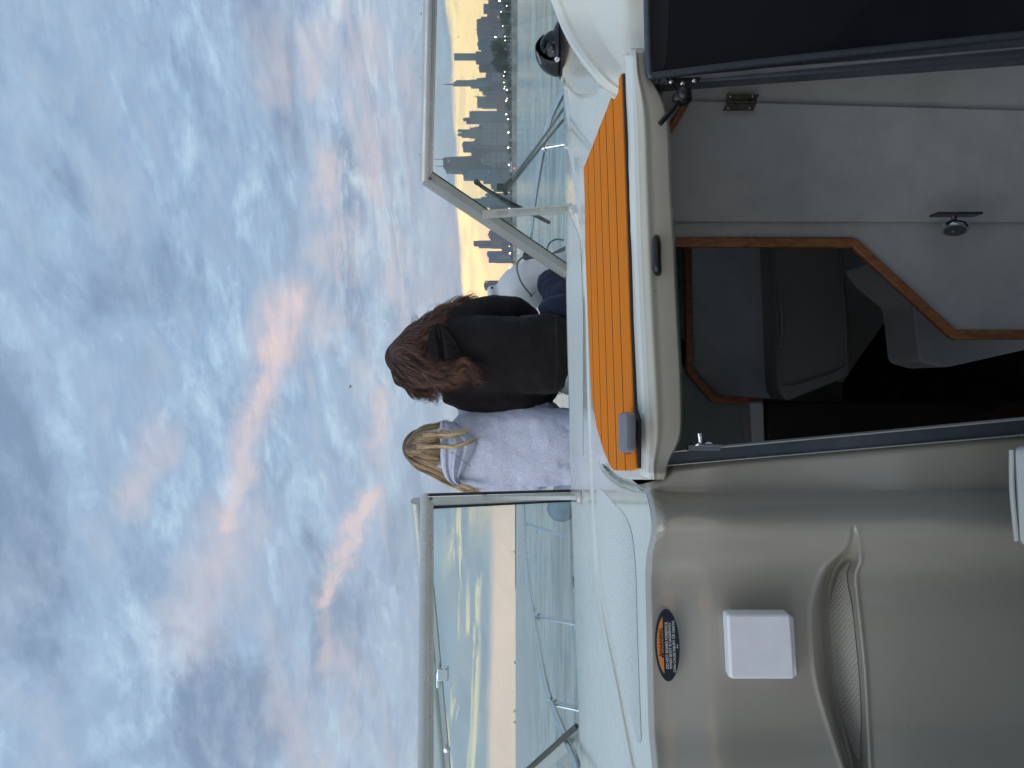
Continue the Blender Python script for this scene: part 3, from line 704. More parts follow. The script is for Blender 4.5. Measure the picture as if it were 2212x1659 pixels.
# top rails: rounded outer face over a stepped inner channel
rails = []
for (a, b, Yf) in (((921, 1071), (917, 1760), YL), ((929, -60), (919, 391), YR)):
    p, q = P(a[0], a[1], Yf(925, a[1])), P(b[0], b[1], Yf(925, b[1]))
    ax = (q-p).normalized(); up = Vector((0, 0, 1)); back = ax.cross(up).normalized(); back = back if back.y < 0 else -back
    s_ = .0185
    prof = []
    for k in range(9):
        an = radians(90-k*16); prof.append((cos(an)*s_*.9, sin(an)*s_*.9+.0))
    prof += [(s_*.62, -s_*.50), (s_*.42, -s_*.55), (s_*.42, -s_*.78), (s_*.2, -s_*.84), (s_*.2, -s_*1.05), (-s_*.5, -s_*1.05), (-s_*.8, s_*.3), (-s_*.4, s_*.86)]
    mb = MB(); mb.prism([p+back*u_+up*v_ for u_, v_ in prof], q-p)
    rails.append(mb.build('top_rail', WHITEALU, ws, True, bevel=.0012))
for x, y in ((908, 30), (905.5, 333/1.0*.0+168), (903, 334), (912, 1455), (914, 1330)):
    Yf = YL if y > 900 else YR; mb = MB(); mb.ball(P(x+1.2, y, Yf(925, y)-.006), (.0042, .0042, .0028)); mb.build('rivet', CHROME, rails[0 if y > 900 else 1], True)
for x, y in ((930, 386), (932, 1077)):
    Yf = YL if y > 900 else YR; mb = MB(); mb.lathe([(0, 0), (.0042, 0), (.0042, .002), (.002, .002), (0, .0005)], P(x, y, Yf(930, y)-.019), (0, -1, 0), 14); mb.build('screw', DARKALU, rails[0 if y > 900 else 1], True)
# port upright: two faces and a black channel
po = MB(); bar(po, P(925, 1082, YL(925, 1082)-.004), P(1234, 1071.5, YL(1234, 1071)-.004), .026, .02); up_ = po.build('port_upright', WHITEALU, ws, bevel=.002)
mb = MB(); bar(mb, P(921, 1068.5, YL(921, 1069)-.006), P(1233, 1059.5, YL(1233, 1059)-.006), .0035, .022); mb.build('upright_channel', RUBBER, up_, bevel=.0008)
mb = MB(); bar(mb, P(921, 1071.5, YL(921, 1069)-.010), P(1233, 1062, YL(1233, 1059)-.010), .0022, .022); mb.build('upright_lip', CHROME, up_)
mb = MB(); bar(mb, P(936, 1096, YL(936, 1096)-.006), P(1234, 1081, YL(1234, 1081)-.006), .006, .012); mb.build('glazing_bead', RUBBER, up_)
# starboard raking frame: lighter outer flange, darker inner face
mb = MB()
a0, a1 = P(923, 386, YR(925, 386)), P(1226, 589, YR(1226, 589))
ax = (a1-a0).normalized(); dep = Vector((0, 1, 0)); dep = (dep-ax*dep.dot(ax)).normalized(); wi = ax.cross(dep).normalized()
if wi.z < 0: wi = -wi           # wi points up / outboard of the pane
prof = [(-.020, -.012), (.002, -.014), (.0195, .006), (.0195, .016), (-.020, .012)]
mb.prism([a0+wi*u_+dep*v_ for u_, v_ in prof], a1-a0)
fr = mb.build('raking_frame', mat('taupe powder coat', (.36,.37,.35), .32, .3, var=.08, vscale=8), ws, bevel=.0015)
mb = MB(); mb.prism([a0-wi*(.020)+dep*(-.011), a0-wi*(.0235)+dep*(-.011), a0-wi*(.0235)+dep*.010, a0-wi*(.020)+dep*.010], a1-a0); mb.build('glazing_bead', RUBBER, fr)
# support brackets
def bracket(foot, y0, y1, topx, topy, Yfoot, Ytop, slots, wtop, wbot):
    mb = MB()
    f0 = PZ(foot[0], foot[1], -.1725); hy = (y1-y0)/2
    f0 = P(foot[0], foot[1], Yfoot)
    w = (y1-y0)/F*Yfoot
    R = Matrix.Rotation(radians(13), 3, 'Z')
    mb.box(f0+Vector((0, 0, -.004)), (w, .030, .007), R)
    mb.ball(f0+Vector((0, 0, .004)), (.018, .011, .010))
    o = mb.build('support_bracket', WHITEALU, ws, bevel=.003)
    a = P(foot[0]-3, (foot[1]), Yfoot); b = P(topx, topy, Ytop)
    ax = (b-a).normalized(); si = Vector((1, 0, 0)); si = (si-ax*si.dot(ax)).normalized(); dp = ax.cross(si).normalized()
    L = (b-a).length
    m2 = MB()
    # slotted web: rails and bridges
    ww = wbot; seg = [0]+[s for sl in slots for s in sl]+[1]
    th = .006
    def slab_(t0, t1, o0, o1):
        m2.prism([a+ax*L*t0+si*o0-dp*th, a+ax*L*t1+si*o0-dp*th, a+ax*L*t1+si*o1-dp*th, a+ax*L*t0+si*o1-dp*th], dp*th*2)
    r = ww*.30
    slab_(0, 1, -ww/2, -ww/2+r); slab_(0, 1, ww/2-r*.7, ww/2)
    for i in range(0, len(seg)-1, 2): slab_(seg[i], seg[i+1], -ww/2+r, ww/2-r*.7)
    m3 = MB()
    for i in range(1, len(seg)-1, 2): m3.prism([a+ax*L*seg[i]+si*(-ww/2+r), a+ax*L*seg[i+1]+si*(-ww/2+r), a+ax*L*seg[i+1]+si*(ww/2-r*.7), a+ax*L*seg[i]+si*(ww/2-r*.7)], dp*.003)
    m2.build('strut', WHITEALU, o, bevel=.0008)
    if m3.v: m3.build('strut_web', GREYTUBE, o)
    return o
bk = bracket((1236, 451), 428, 474, 1043, 463.5, PZ(1238, 451, -.178).y-.0, YR(1043, 463)-.03, [(.04, .30), (.36, .66), (.72, .84)], .018, .024)
bracket((1256, 1075), 1054, 1094, 1047, 1075.5, PZ(1256, 1075, -.170).y, YL(1047, 1075)-.02, [], .011, .011)
# opened centre pane swung forward, behind the port pane
cp = empty('centre_window'); cp.parent = BOAT
Ac, Bc, Cc, Dc = P(900, 1082, 2.02), P(960, 1720, 2.55), P(1262, 1575, 2.26), P(1242, 1084, 2.3)
Ad = P(1133, 1680, 2.45)
mb = MB(); mb.prism([Ac, Bc, Ad, Cc, Dc], (0, .004, 0)); mb.build('window_pane', glass_mat('centre pane glass', (.955,.98,.975), 1.08), cp)
mb = MB(); mb.tube([Ac, Bc], .0175, 14); crl = mb.build('frame_rail', WHITEALU, cp, True)
mb = MB(); bar(mb, P(913, 1082, 2.02), P(973, 1720, 2.55), .020, .02); mb.build('frame_rail', mat('shaded rail', (.50,.53,.50), .35, .3), cp, bevel=.002)
mb = MB(); bar(mb, Cc, P(1122, 1695, 2.45), .040, .016); mb.build('raking_frame', WHITEALU, cp, bevel=.002)
mb = MB(); bar(mb, Cc+Vector((.012, -.005, .024)), P(1110, 1690, 2.44), .012, .016); mb.build('glazing_bead', RUBBER, cp)
mb = MB(); lp = P(944, 1453, 2.32)
mb.prism([P(x, y, 2.29) for y, x in stadium(947, 1453, 4.5, 33)], (0, -.006, 0))
mb.box(P(957, 1454, 2.26), (.040, .03, .035)); mb.build('pane_latch', CHROME, cp, bevel=.003)
mb = MB(); mb.lathe([(0, 0), (.011, 0), (.011, .012), (.007, .014), (0, .014)], P(966, 1617, 2.43), (0, -1, 0), 16); mb.build('knob', CHROME, cp, True)

# wiper outside the starboard pane
wp = empty('wiper'); wp.parent = BOAT
def Yw(x, y): return YR(x, y)+.03+.42*sstep(1120, 1232, x)*(1 if y < 350 else 0)
mb = MB()
for d_ in (-5.5, 6.5):
    mb.tube([P(1232, 226+d_*2.2, Yw(1232, 226)), P(1160, 322+d_, Yw(1160, 322)), P(1106, 391+d_*.8, Yw(1106, 391)), P(1092, 414+d_*.6, Yw(1092, 414))], .0042, 8, squash=1.3)
mb.build('wiper_arm', mat('wiper metal', (.20,.22,.22), .3, .8), wp, True)
mb = MB(); mb.tube([P(1104, 388, Yw(1104, 388)-.01), P(1092, 400, Yw(1092, 400)-.012), P(1090, 412, Yw(1090, 412)), P(1094, 420, Yw(1094, 420))], .007, 10); mb.box(P(1081, 405, Yw(1081, 405)+.01), (.022, .012, .022)); mb.build('wiper_joint', BLACKP, wp, True)
bl = curve([P(1027, 391, Yw(1027, 391)), P(1050, 409, Yw(1050, 409)), P(1095, 434, Yw(1095, 434)), P(1140, 457, Yw(1140, 457)), P(1187, 481, Yw(1187, 481))], 6)
mb = MB(); mb.tube(bl, [.0085 if i < 3 else .0062 for i in range(len(bl))], 6); wb = mb.build('wiper_blade', RUBBER, wp, True)
mb = MB()
bl2 = curve([P(1046, 409, Yw(1046, 409)-.012), P(1070, 424, Yw(1070, 424)-.016), P(1090, 438, Yw(1090, 438)-.018), P(1118, 450, Yw(1118, 450)-.014), P(1150, 463, Yw(1150, 463)-.01)], 6)
mb.tube(bl2, .0030, 6)
for k in range(0, len(bl2), 4): mb.tube([bl2[k], bl[min(len(bl)-1, 4+k*18//24)]], .0022, 5)
mb.build('blade_bridge', mat('wiper metal grey', (.16,.17,.17), .4, .6), wp, True)

# ------------------------------------------------------------------ foredeck and hull
fd = MB()
# in boat axes: r to starboard, f forward (boat points 12.5 degrees to port of the view)
ca, sa = cos(radians(12.5)), sin(radians(12.5))
def BX(r, f, z): return Vector((.20+r*ca-f*sa, 1.1+r*sa+f*ca, z))
HB_ = [(-2.0,1.30),(0,1.32),(1.2,1.24),(2.2,1.05),(3.2,.72),(3.9,.38),(4.35,.10),(4.45,0)]
zd = -.38
def fpt(s, v):
    f = lerp(1.15, 4.45, v); hw = sm(HB_, f); r = lerp(-hw, hw, s); p = BX(r, f, zd+.06*(1-(2*s-1)**2)-.02*(f-1)); return p
gridmesh('foredeck', fpt, 40, 40, GEL, BOAT, .012)
def hull(s, v):
    f = lerp(-3.2, 4.45, abs(1-2*s) if 0 else (1-abs(2*s-1))); sd_ = -1 if s < .5 else 1; hw = sm(HB_, f)
    z = lerp(-.40 if f > 1.1 else -.30, -2.15, v); k = 1-.35*v**2*sstep(0, 4, f)-.12*v
    return BX(sd_*hw*k, f-(v*.35 if f > 4 else v*.35*sstep(2, 4.4, f)), z)
gridmesh('hull', hull, 80, 16, mat('hull gelcoat', (.72,.73,.72), .15, coat=.5), BOAT, .015)
# bow rail
def rail_tube(name, pts, r=.0125, parent=BOAT):
    mb = MB(); mb.tube(curve(pts, 8), r, 10); return mb.build(name, CHROME, parent, True)
br_ = rail_tube('bow_rail', [P(1222, 190, 2.55), P(1192, 250, 2.75), P(1174, 318, 3.1), P(1155, 432, 3.6), P(1143, 549, 4.1), P(1136, 680, 4.6), P(1131, 850, 5.1), P(1129, 980, 5.2), P(1131, 1089, 4.9), P(1136, 1202, 4.2), P(1153, 1338, 3.35), P(1172, 1450, 2.85), P(1190, 1516, 2.6), P(1225, 1599, 2.3), P(1262, 1690, 2.1)])
for x, y, Y, x2, y2, Y2 in ((1171, 320, 3.1, 1262, 305, 3.0), (1143, 549, 4.1, 1250, 548, 4.1), (1132.6, 1131, 4.7, 1225, 1158, 4.4), (1155, 1330, 3.38, 1262, 1352, 3.2), (1192, 1519, 2.6, 1275, 1538, 2.5), (1131, 850, 5.1, 1215, 850, 5.1)):
    mb = MB(); mb.tube([P(x, y, Y), P(x2, y2, Y2)], .0115, 10); mb.tube([P(x, y, Y), P(lerp(x, x2, .09), lerp(y, y2, .09), lerp(Y, Y2, .09))], .0165, 10); mb.build('rail_stanchion', CHROME, br_, True)
mb = MB(); q = P(1192, 1517, 2.6); mb.ball(q, .014); mb.ball(q+Vector((.012, 0, .006)), .010); mb.build('rail_clamp', CHROME, br_, True)
mb = MB(); mb.ball(P(1138, 553, 4.05), (.03, .03, .025)); mb.ball(P(1146, 560, 4.0), (.022, .03, .03)); mb.box(P(1142, 548, 4.05), (.05, .03, .02)); mb.build('rail_clamp', BLACKP, br_, True)
mb = MB()
mb.tube(curve([P(1178, 586, 3.6), P(1190, 552, 3.7), P(1222, 536, 3.8)], 8), .012, 8); mb.build('fender_holder', CHROME, br_, True)

# ------------------------------------------------------------------ fender
def fender():
    Yf = 3.55; u = Yf/F
    tip = P(1054, 634, Yf); end = P(1290, 585, Yf+.05); ax = (end-tip).normalized(); L = (end-tip).length
    c = empty('boat_fender', label='white ribbed boat fender tilted against the bow rail beside the dark haired person', category='fender'); c.location = tip
    q = ax.to_track_quat('Z', 'Y'); n = 64
    prof = [(0, 0), (8, 0), (13, 3), (15, 9), (14.5, 17), (17, 24), (24, 30), (33, 40), (42, 54), (49, 72), (53, 95), (54, 140), (54, 190), (50, 215), (40, 235), (20, 245), (0, 246)]
    pr = [(sm([(i, p[0]) for i, p in enumerate(prof)], k/4), sm([(i, p[1]) for i, p in enumerate(prof)], k/4)) for k in range(4*(len(prof)-1)+1)]
    vs = []
    for r, h in pr:
        for k in range(n):
            a = 2*pi*k/n; rib = 1-.020*(1 if 40 < r and 60 < h < 215 else 0)*(.5+.5*cos(a*16))**3
            vs.append(q @ Vector((r*u*rib*cos(a), r*u*rib*sin(a), h*u)))
    fs = [(i*n+k, i*n+(k+1) % n, (i+1)*n+(k+1) % n, (i+1)*n+k) for i in range(len(pr)-1) for k in range(n)]
    o = mesh('body', vs, fs, mat('white fender vinyl', (.70,.73,.75), .38, var=.1, vscale=6), c, True); fix_normals(o.data)
    mb = MB(); mb.tube([q @ Vector((-17*u, 4*u, 10*u)), q @ Vector((-13*u, 2*u, 10*u))], 2.4*u, 10); mb.build('rope_eye', RUBBER, c, True)
    return c
fender()
rp = curve([P(1139, 556, 3.45), P(1124, 563, 3.40), P(1090+10*0+2, 570, 3.36)] if 0 else [P(1142, 553, 3.9), P(1127, 557, 3.50), P(1117, 568, 3.44), P(1088+0, 585, 3.42)][:0]+[P(1147, 556, 3.75), P(1133, 554, 3.50), P(1119, 566, 3.425), P(1117, 583, 3.415), P(1124, 606, 3.41), P(1134, 622, 3.42), P(1143, 633, 3.44), P(1150, 645, 3.5)], 8)
mb = MB(); mb.tube(rp, .0045, 8); ro = mb.build('fender_rope', mat('grey rope', (.22,.22,.18), .8, bump=.5, bscale=600), None, True, label='thin grey rope looped round the white fender', category='rope')
rp = curve([P(1218, 519, 3.6), P(1204, 517, 3.6), P(1192, 521, 3.55), P(1184, 530, 3.5), P(1182, 544, 3.48)], 8)
mb = MB(); mb.tube(rp, .0045, 8); mb.build('rope_tail', ro.data.materials[0], ro, True)

# ------------------------------------------------------------------ cabin interior
def plate(name, pts, Y, th, m, parent, bevel=.001, Ys=None):
    mb = MB(); mb.prism([P(x, y, Y) for x, y in pts], (0, th, 0)); return mb.build(name, m, parent, bevel=bevel)
cab = empty('cabin_interior'); cab.parent = BOAT
plate('felt_partition', [(1392, 40), (1392, 513), (1840, 513), (2060, 712), (2330, 714), (2330, 40)], 1.50, .02, FELT, cab)
plate('cabin_door', [(1392, 262), (1447, 236), (1478, 222), (1500, 217), (2330, 240), (2330, 480), (1392, 478)], 1.484, .014, FELT, cab, .003)
mb = MB(); mb.tube(curve([P(1440, 290, 1.470), P(1447, 278, 1.470), P(1468, 245, 1.470), P(1484, 217, 1.470)], 4), .0075, 8); mb.build('door_trim', WOOD, cab, True)
def trim(name, pts, Y, w, d, parent=cab):
    mb = MB()
    for a, b in zip(pts, pts[1:]): bar(mb, P(*a, Y), P(*b, Y), w, d)
    for a in pts[1:-1]: mb.box(P(*a, Y), (w*.9, d*.96, w*.9), Matrix.Rotation(radians(22), 3, 'Y'))
    return mb.build(name, WOOD, parent, bevel=.003)
trim('wood_trim', [(1392, 524), (1843, 526), (2058, 723), (2330, 723)], 1.49, .020, .016)
hg = plate('door_hinge', [(1572, 203.5), (1641, 203.5), (1634, 216), (1570, 216)], 1.478, .005, mat('tarnished brass', (.22,.20,.17), .35, .9, var=.3, vscale=40), BOAT, .0005)
plate('hinge_leaf', [(1570, 224), (1634, 225), (1628, 238), (1562, 238)], 1.470, .005, hg.data.materials[0], hg, .0005)
mb = MB()
for a, b in ((1570, 1585), (1587, 1601), (1603, 1617), (1619, 1634)): mb.tube([P(a, 220, 1.470), P(b, 220, 1.470)], .0042, 10)
mb.build('hinge_pin', hg.data.materials[0], hg, True)
for x, y in ((1578, 208), (1626, 208), (1573, 233), (1620, 233)):
    mb = MB(); mb.ball(P(x, y, 1.468 if y > 220 else 1.477), (.0028, .0015, .0028)); mb.build('screw', CHROME, hg, True)
# swivel reading light
rl = empty('reading_lamp'); rl.parent = BOAT
plate('lamp_plate', [(2026, 457.5), (2124, 457), (2124, 462), (2026, 462)], 1.40, .03, mat('dark bronze', (.10,.09,.08), .3, .8), rl)
mb = MB(); mb.lathe([(0, 0), (.010, 0), (.008, .006), (.006, .016), (.010, .022), (.012, .026), (0, .028)], P(2060, 462, 1.44), (-1, 0, .1), 16); mb.build('lamp_stem', CHROME, rl, True)
mb = MB(); mb.lathe([(0, 0), (.016, .001), (.024, .006), (.026, .012), (.025, .016), (0, .018)], P(2062, 483, 1.43), (-.9, -.25, .2), 22); mb.build('lamp_head', CHROME, rl, True)
mb = MB(); mb.lathe([(0, 0), (.021, 0), (.020, .002), (0, .003)], P(2063, 497, 1.425), (-.9, -.25, .2), 22); mb.build('lamp_lens', mat('lamp lens', (.08,.08,.08), .25), rl, True)
# cushions (loose things)
def cushion(name, pts, Y, th, label, r=14, m=VINYL, bev=.02):
    vs = rounded([Vector(p) for p in pts], r, 4)
    mb = MB(); mb.prism([P(v[0], v[1], Y) for v in vs], (0, th, 0)); o = mb.build(name, m, None, bevel=bev, label=label, category='cushion'); o.modifiers['bevel'].segments = 4; return o
cushion('berth_cushion', [(1490, 500), (1664, 500), (1674, 700), (1679, 862), (1556, 862), (1497, 795)], 2.5, .12, 'grey vinyl backrest cushion framed by the wood trim inside the dark cabin')
c2 = cushion('berth_cushion', [(1667, 500), (1815, 500), (1840, 700), (1840, 812), (1700, 868), (1681, 845)], 2.38, .14, 'darker seat cushion with pale piping below the backrest cushion in the cabin', m=mat('charcoal vinyl', (.36,.345,.33), .5, bump=.2, bscale=60))
mb = MB(); mb.tube(curve([P(1812, 500, 2.37), P(1822, 640, 2.37), P(1828, 760, 2.37), P(1812, 800, 2.37), P(1700, 835, 2.37), P(1690, 800, 2.37), P(1680, 700, 2.37), P(1664, 500, 2.37)], 6), .004, 6); mb.build('piping', mat('grey piping', (.36,.37,.38), .5), c2, True)
mb = MB(); mb.tube(curve([P(1664, 640, 2.36), P(1684, 650, 2.33), P(1690, 700, 2.33), P(1686, 745, 2.33), P(1676, 750, 2.36)], 6), .006, 6); mb.build('strap', mat('grey strap', (.36,.37,.38), .5), c2, True)
cushion('berth_cushion', [(1880, 560), (1905, 600), (1972, 655), (1986, 780), (2040, 795), (2330, 730), (2330, 600)], 1.9, .16, 'grey settee cushion corner low in the cabin under the diagonal wood trim')
trim('wood_trim', [(1484, 500), (1489, 802), (1542, 862), (1645, 867)], 2.30, .022, .03)
plate('galley_panel', [(1400, 700), (1486, 802), (1540, 864), (1646, 869), (1650, 1020), (1400, 1040)], 2.33, .03, mat('galley laminate', (.24,.28,.28), .35, var=.15), cab, .004)
plate('galley_front', [(1620, 869), (1650, 869), (1655, 1020), (1628, 1020)], 2.25, .1, VINYL, cab, .006)
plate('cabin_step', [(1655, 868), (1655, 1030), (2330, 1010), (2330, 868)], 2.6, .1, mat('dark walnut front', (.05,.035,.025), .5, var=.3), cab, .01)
mb = MB(); mb.lathe([(0, 0), (.05, 0), (.05, .004), (0, .006)], P(2125, 860, 2.4), (0, -1, .6), 28); mb.build('floor_drain', mat('floor plug', (.012,.012,.012), .9, spec=.1), cab, True)
# liner: sides, floor, end, overhead
mb = MB()
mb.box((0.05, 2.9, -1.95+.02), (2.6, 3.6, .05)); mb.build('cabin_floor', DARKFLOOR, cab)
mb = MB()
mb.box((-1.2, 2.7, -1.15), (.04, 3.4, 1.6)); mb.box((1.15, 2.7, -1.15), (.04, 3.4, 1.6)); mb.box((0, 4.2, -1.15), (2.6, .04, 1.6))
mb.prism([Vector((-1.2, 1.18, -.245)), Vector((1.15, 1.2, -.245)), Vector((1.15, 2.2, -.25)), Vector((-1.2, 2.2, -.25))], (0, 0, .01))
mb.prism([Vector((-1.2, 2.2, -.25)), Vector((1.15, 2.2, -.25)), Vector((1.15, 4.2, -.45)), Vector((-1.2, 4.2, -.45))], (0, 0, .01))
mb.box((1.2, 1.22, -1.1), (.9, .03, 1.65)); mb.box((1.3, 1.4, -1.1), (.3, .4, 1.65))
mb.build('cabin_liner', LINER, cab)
# ------------------------------------------------------------------ city shore
mb = MB(); mb.prism([Vector((-500, 1750, -1)), Vector((-60, 1560, -1)), Vector((800, 640, -1)), Vector((4000, 420, -1)), Vector((3900, 4200, -1)), Vector((0, 5700, -1)), Vector((-450, 2600, -1))], (0, 0, 1.5)); mb.build('shore', mat('shore ground', (.06,.065,.05), .9, var=.3, vscale=.01), None, kind='structure')
def wallY(y): # distance of the breakwater seen at photo measure y
    return interp([(-200,640),(0,720),(300,860),(520,1080),(700,1500)], y)
mb = MB()
ys = [-200, -60, 60, 180, 300, 420, 520, 610, 690]; pts = [P(1113, y, wallY(y)) for y in ys]
for a, b in zip(pts, pts[1:]):
    for z0, z1, d in ((-2.3, .2, -1.5), (.2, 3.9, 0)):
        mb.prism([Vector((a.x, a.y+d, z0)), Vector((b.x, b.y+d, z0)), Vector((b.x, b.y+6, z0)), Vector((a.x, a.y+6, z0))], (0, 0, z1-z0))
mb.build('breakwater', mat('weathered concrete', (.34,.33,.30), .9, var=.5, vscale=.06, col2=(.20,.19,.18)), None, label='long grey concrete breakwater along the city shore', category='seawall')
def bmat(name, c, fx=.08, fz=.09, k=.35, lit=.0, dark=False):
    def fn(t, b, tc):
        x, y, z = t.sep(tc)
        wz = t.ramp(t.m('PINGPONG', t.m('MULTIPLY', z, fz), .5), .15, .3); wx = t.ramp(t.m('PINGPONG', t.m('MULTIPLY', t.m('ADD', x, y), fx), .5), .15, .3)
        w = t.m('MULTIPLY', wz, wx); n = t.noise(tc, .012, 4, .6)
        cc = t.mix(t.ramp(n, .35, .7), tuple(c)+(1,), tuple(v*.75 for v in c)+(1,))
        t.put(b.inputs['Base Color'], t.mix(t.m('MULTIPLY', w, k), cc, tuple(v*.35 for v in c)+(1,)))
        if lit:
            h = t.noise(t.xyz(t.m('SNAP', t.m('ADD', x, y), 9.), 0., t.m('SNAP', z, 9.)), .9, 1, .5)
            b.inputs['Emission Color'].default_value = (1, .82, .5, 1); t.put(b.inputs['Emission Strength'], t.m('MULTIPLY', t.ramp(h, .70, .72), lit))
    return mat(name, c, .6, fn=fn)
def bm2(n, c, *a, **k): return bmat(n, tuple(v*1.25 for v in c), *a, **k)
BM = {'grey': bm2('city grey', (.10,.11,.125)), 'blue': bm2('city blue glass', (.07,.11,.16), k=.2), 'brown': bm2('city brown', (.14,.10,.095), lit=.4), 'pale': bm2('city pale stone', (.16,.17,.185), .06, .05, .5),
      'teal': bm2('city teal glass', (.05,.12,.13), k=.15), 'dark': bm2('city dark', (.055,.06,.075), k=.3, lit=.3), 'green': bm2('city green stone', (.12,.145,.13)), 'slab': bm2('city striped slab', (.10,.11,.14), .0, .10, .6)}
def bld(segs, col, Y, label, name='building', extra=None, cat='building', group='city towers along the far shore'):
    """segs: [(top x, y0, y1)] in photo measures, ground up; each a volume of its own depth"""
    base = None; mb = MB()
    for i, s in enumerate(segs):
        xt, y0, y1 = s[:3]; xb = s[3] if len(s) > 3 else 1114; t = s[4] if len(s) > 4 else 0     # t: taper in px at top
        dY = 3.0*i+(abs(hash((xt, y0))) % 3)
        d = (y1-y0)/F*Y*.8; off = -8*(i % 2)-i*.7
        a = P(xb, y1, Y); b = P(xb, y0, Y); at = P(xt, y1-t, Y); bt = P(xt, y0+t, Y)
        z0, z1 = a.z, at.z
        vs = [Vector((a.x, Y+off, z0)), Vector((b.x, Y+off, z0)), Vector((b.x, Y+off+d, z0)), Vector((a.x, Y+off+d, z0)), Vector((at.x, Y+off, z1)), Vector((bt.x, Y+off, z1)), Vector((bt.x, Y+off+d, z1)), Vector((at.x, Y+off+d, z1))]
        mb.add(vs, [(0,3,2,1),(4,5,6,7),(0,1,5,4),(1,2,6,5),(2,3,7,6),(3,0,4,7)])
    o = mb.build(name, BM[col], None, label=label, category=cat, group=group)
    if extra:
        for nm, parts_, cc in extra:
            for grp in (parts_ if nm == 'antenna' else [parts_]):
                m2 = MB()
                for q in ([grp] if nm == 'antenna' else grp): m2.tube([P(q[0], q[1], Y), P(q[2], q[3], Y)], [q[4], q[5]], 8)
                m2.build(nm, BM[cc], o, True)
    return o
R_ = random.Random(3)
bld([(1054.8,-14,10)], 'dark', 3000, 'dark tower at the right end of the skyline behind the bright lamp cluster')
bld([(1044.3,8.3,24),(1060,-2,20)], 'blue', 3150, 'blue grey stepped tower beside the dark end tower of the skyline')
bld([(1052,22,38),(1055,36,50),(1062,46,58),(1068,54,64)], 'brown', 2900, 'brownish terraced block with a lit window, stepping down towards the city')
bld([(1039,36,44),(1031,43,74.7),(1034,41,60),(1036,44,70)]+[(1029.4,y,y+2.2,1031.5) for y in (43.5,50,53.5,58,62,67,72.5)], 'grey', 3300, 'wide slate tower with a crenellated roofline behind the brown terraced block')
bld([(1051,69.5,72),(1052,72.2,75.8),(1051,76,80)], 'pale', 2800, 'narrow pale slab with light vertical stripes left of the crenellated tower')
bld([(1032.9,84,102),(1039,82.5,106),(1031,92,98,1033)], 'blue', 3200, 'plain blue tower between the pale slab and the tall thin teal tower')
bld([(981,115,126.8)], 'teal', 3500, 'tall thin teal glass tower rising alone into the yellow sky')
bld([(1027.6,111,131.4),(1047,104,112)], 'grey', 3100, 'grey tower in front of the tall thin teal tower')
bld([(1035,137.5,152),(1031,139,141,1035),(1033,145,147,1035)], 'dark', 3200, 'dark notched tower above the big park trees')
bld([(1050,154,166),(1052,166,176),(1057,152,160)], 'grey', 3300, 'low grey tower right of the spired tower')
bld([(1061,158,175)], 'pale', 2700, 'pale gridded apartment block at the foot of the spired tower')
bld([(984.5,173,178),(980,178,186),(1017,172,187),(1030,170.5,187),(1040,168,190),(1049,164,192)], 'teal', 3400, 'stepped glass skyscraper with a thin spire', extra=[('spire', [(980,182.6,958,182.6,5,1.2)], 'grey')])
bld([(1035,187.5,195),(1042.5,195,205),(1040,199,201,1043)], 'dark', 3100, 'low dark stepped tower just left of the spired skyscraper')
bld([(1049,204,216),(1051,200,206),(1062,186,200)], 'grey', 2800, 'low grey office block with a pale front between spired and greenish towers')
bld([(1030.7,208,227.4),(1041,227,234.5),(1027.5,207.5,210,1031)], 'green', 3050, 'greenish tower with a curved shoulder left of the low office block')
bld([(1073,205,236),(1070,216,226)], 'brown', 2650, 'low brown apartment row below the greenish tower')
bld([(1019,239.7,262),(1014,242,255,1020)], 'slab', 2900, 'large dark slab tower with vertical stripes and small penthouse')
bld([(1007,253.8,265),(1003,256,262,1008,1.5)], 'dark', 3250, 'dark tower with a pointed roof behind the striped slab', extra=[('roof_peak', [(1004,258.5,999.5,257.5,12,1)], 'dark')])
bld([(1040,260,272),(1052,262,270)], 'blue', 2950, 'short blue tower squeezed between striped slab and pale block')
bld([(997,279.5,294),(1015,277,296),(1025,274,298)], 'green', 3200, 'greenish stone tower with two turrets on its roof', extra=[('turret', [(997,282.5,990,282.8,8,7),(990,282.8,988,283,7,1)], 'green'), ('turret', [(997,291,990,291.2,8,7),(990,291.2,988,291.4,7,1)], 'green')])
bld([(1036,268,302),(1034,272,284,1037),(1040,266,304)], 'pale', 2750, 'broad pale apartment building with rows of windows below the turreted tower')
bld([(1000,305.4,324.7),(998.5,311,318,1001)], 'blue', 3350, 'flat topped slate tower right of the tapering black skyscraper')
bld([(1023,303,316),(1030,300,312),(1052,302,318)], 'grey', 2950, 'grey mid height block between pale apartments and slate tower')
bld([(1018,316.8,337.5)], 'dark', 3150, 'dark violet block with a single lit window beside the tapering skyscraper')
bld([(961.7,333,372.5,1114,6.2),(957.5,341.5,361.8,962)], 'dark', 3450, 'tapering black skyscraper with twin antennas, tallest on the skyline', extra=[('antenna', [(959,344,937,344,2.6,1.2),(959,359,940,359,2.6,1.2)], 'grey')])
bld([(1042.5,333,352),(1044,336,349),(1038,341,345,1043),(1058,330,356)], 'pale', 2600, 'pale art deco hotel with a small spire in front of the tapering skyscraper', extra=[('spire', [(1038,343,1033,343,2.5,.6)], 'pale')])
bld([(1001,367,386.5),(999,369,378,1002),(1003,366,370)], 'blue', 3300, 'blue slate tower close left of the tapering skyscraper')
bld([(1044,386,395.5),(1060,392,402),(1066,384,390)], 'teal', 3100, 'short teal tower left of the blue slate tower')
bld([(1071.5,356,378),(1069,352,364),(1079,372,385)], 'grey', 2500, 'low grey apartment block with a pale gable near the shore')
bld([(1066,398,412),(1061,401,409)], 'grey', 2700, 'low grey block left of the short teal tower')
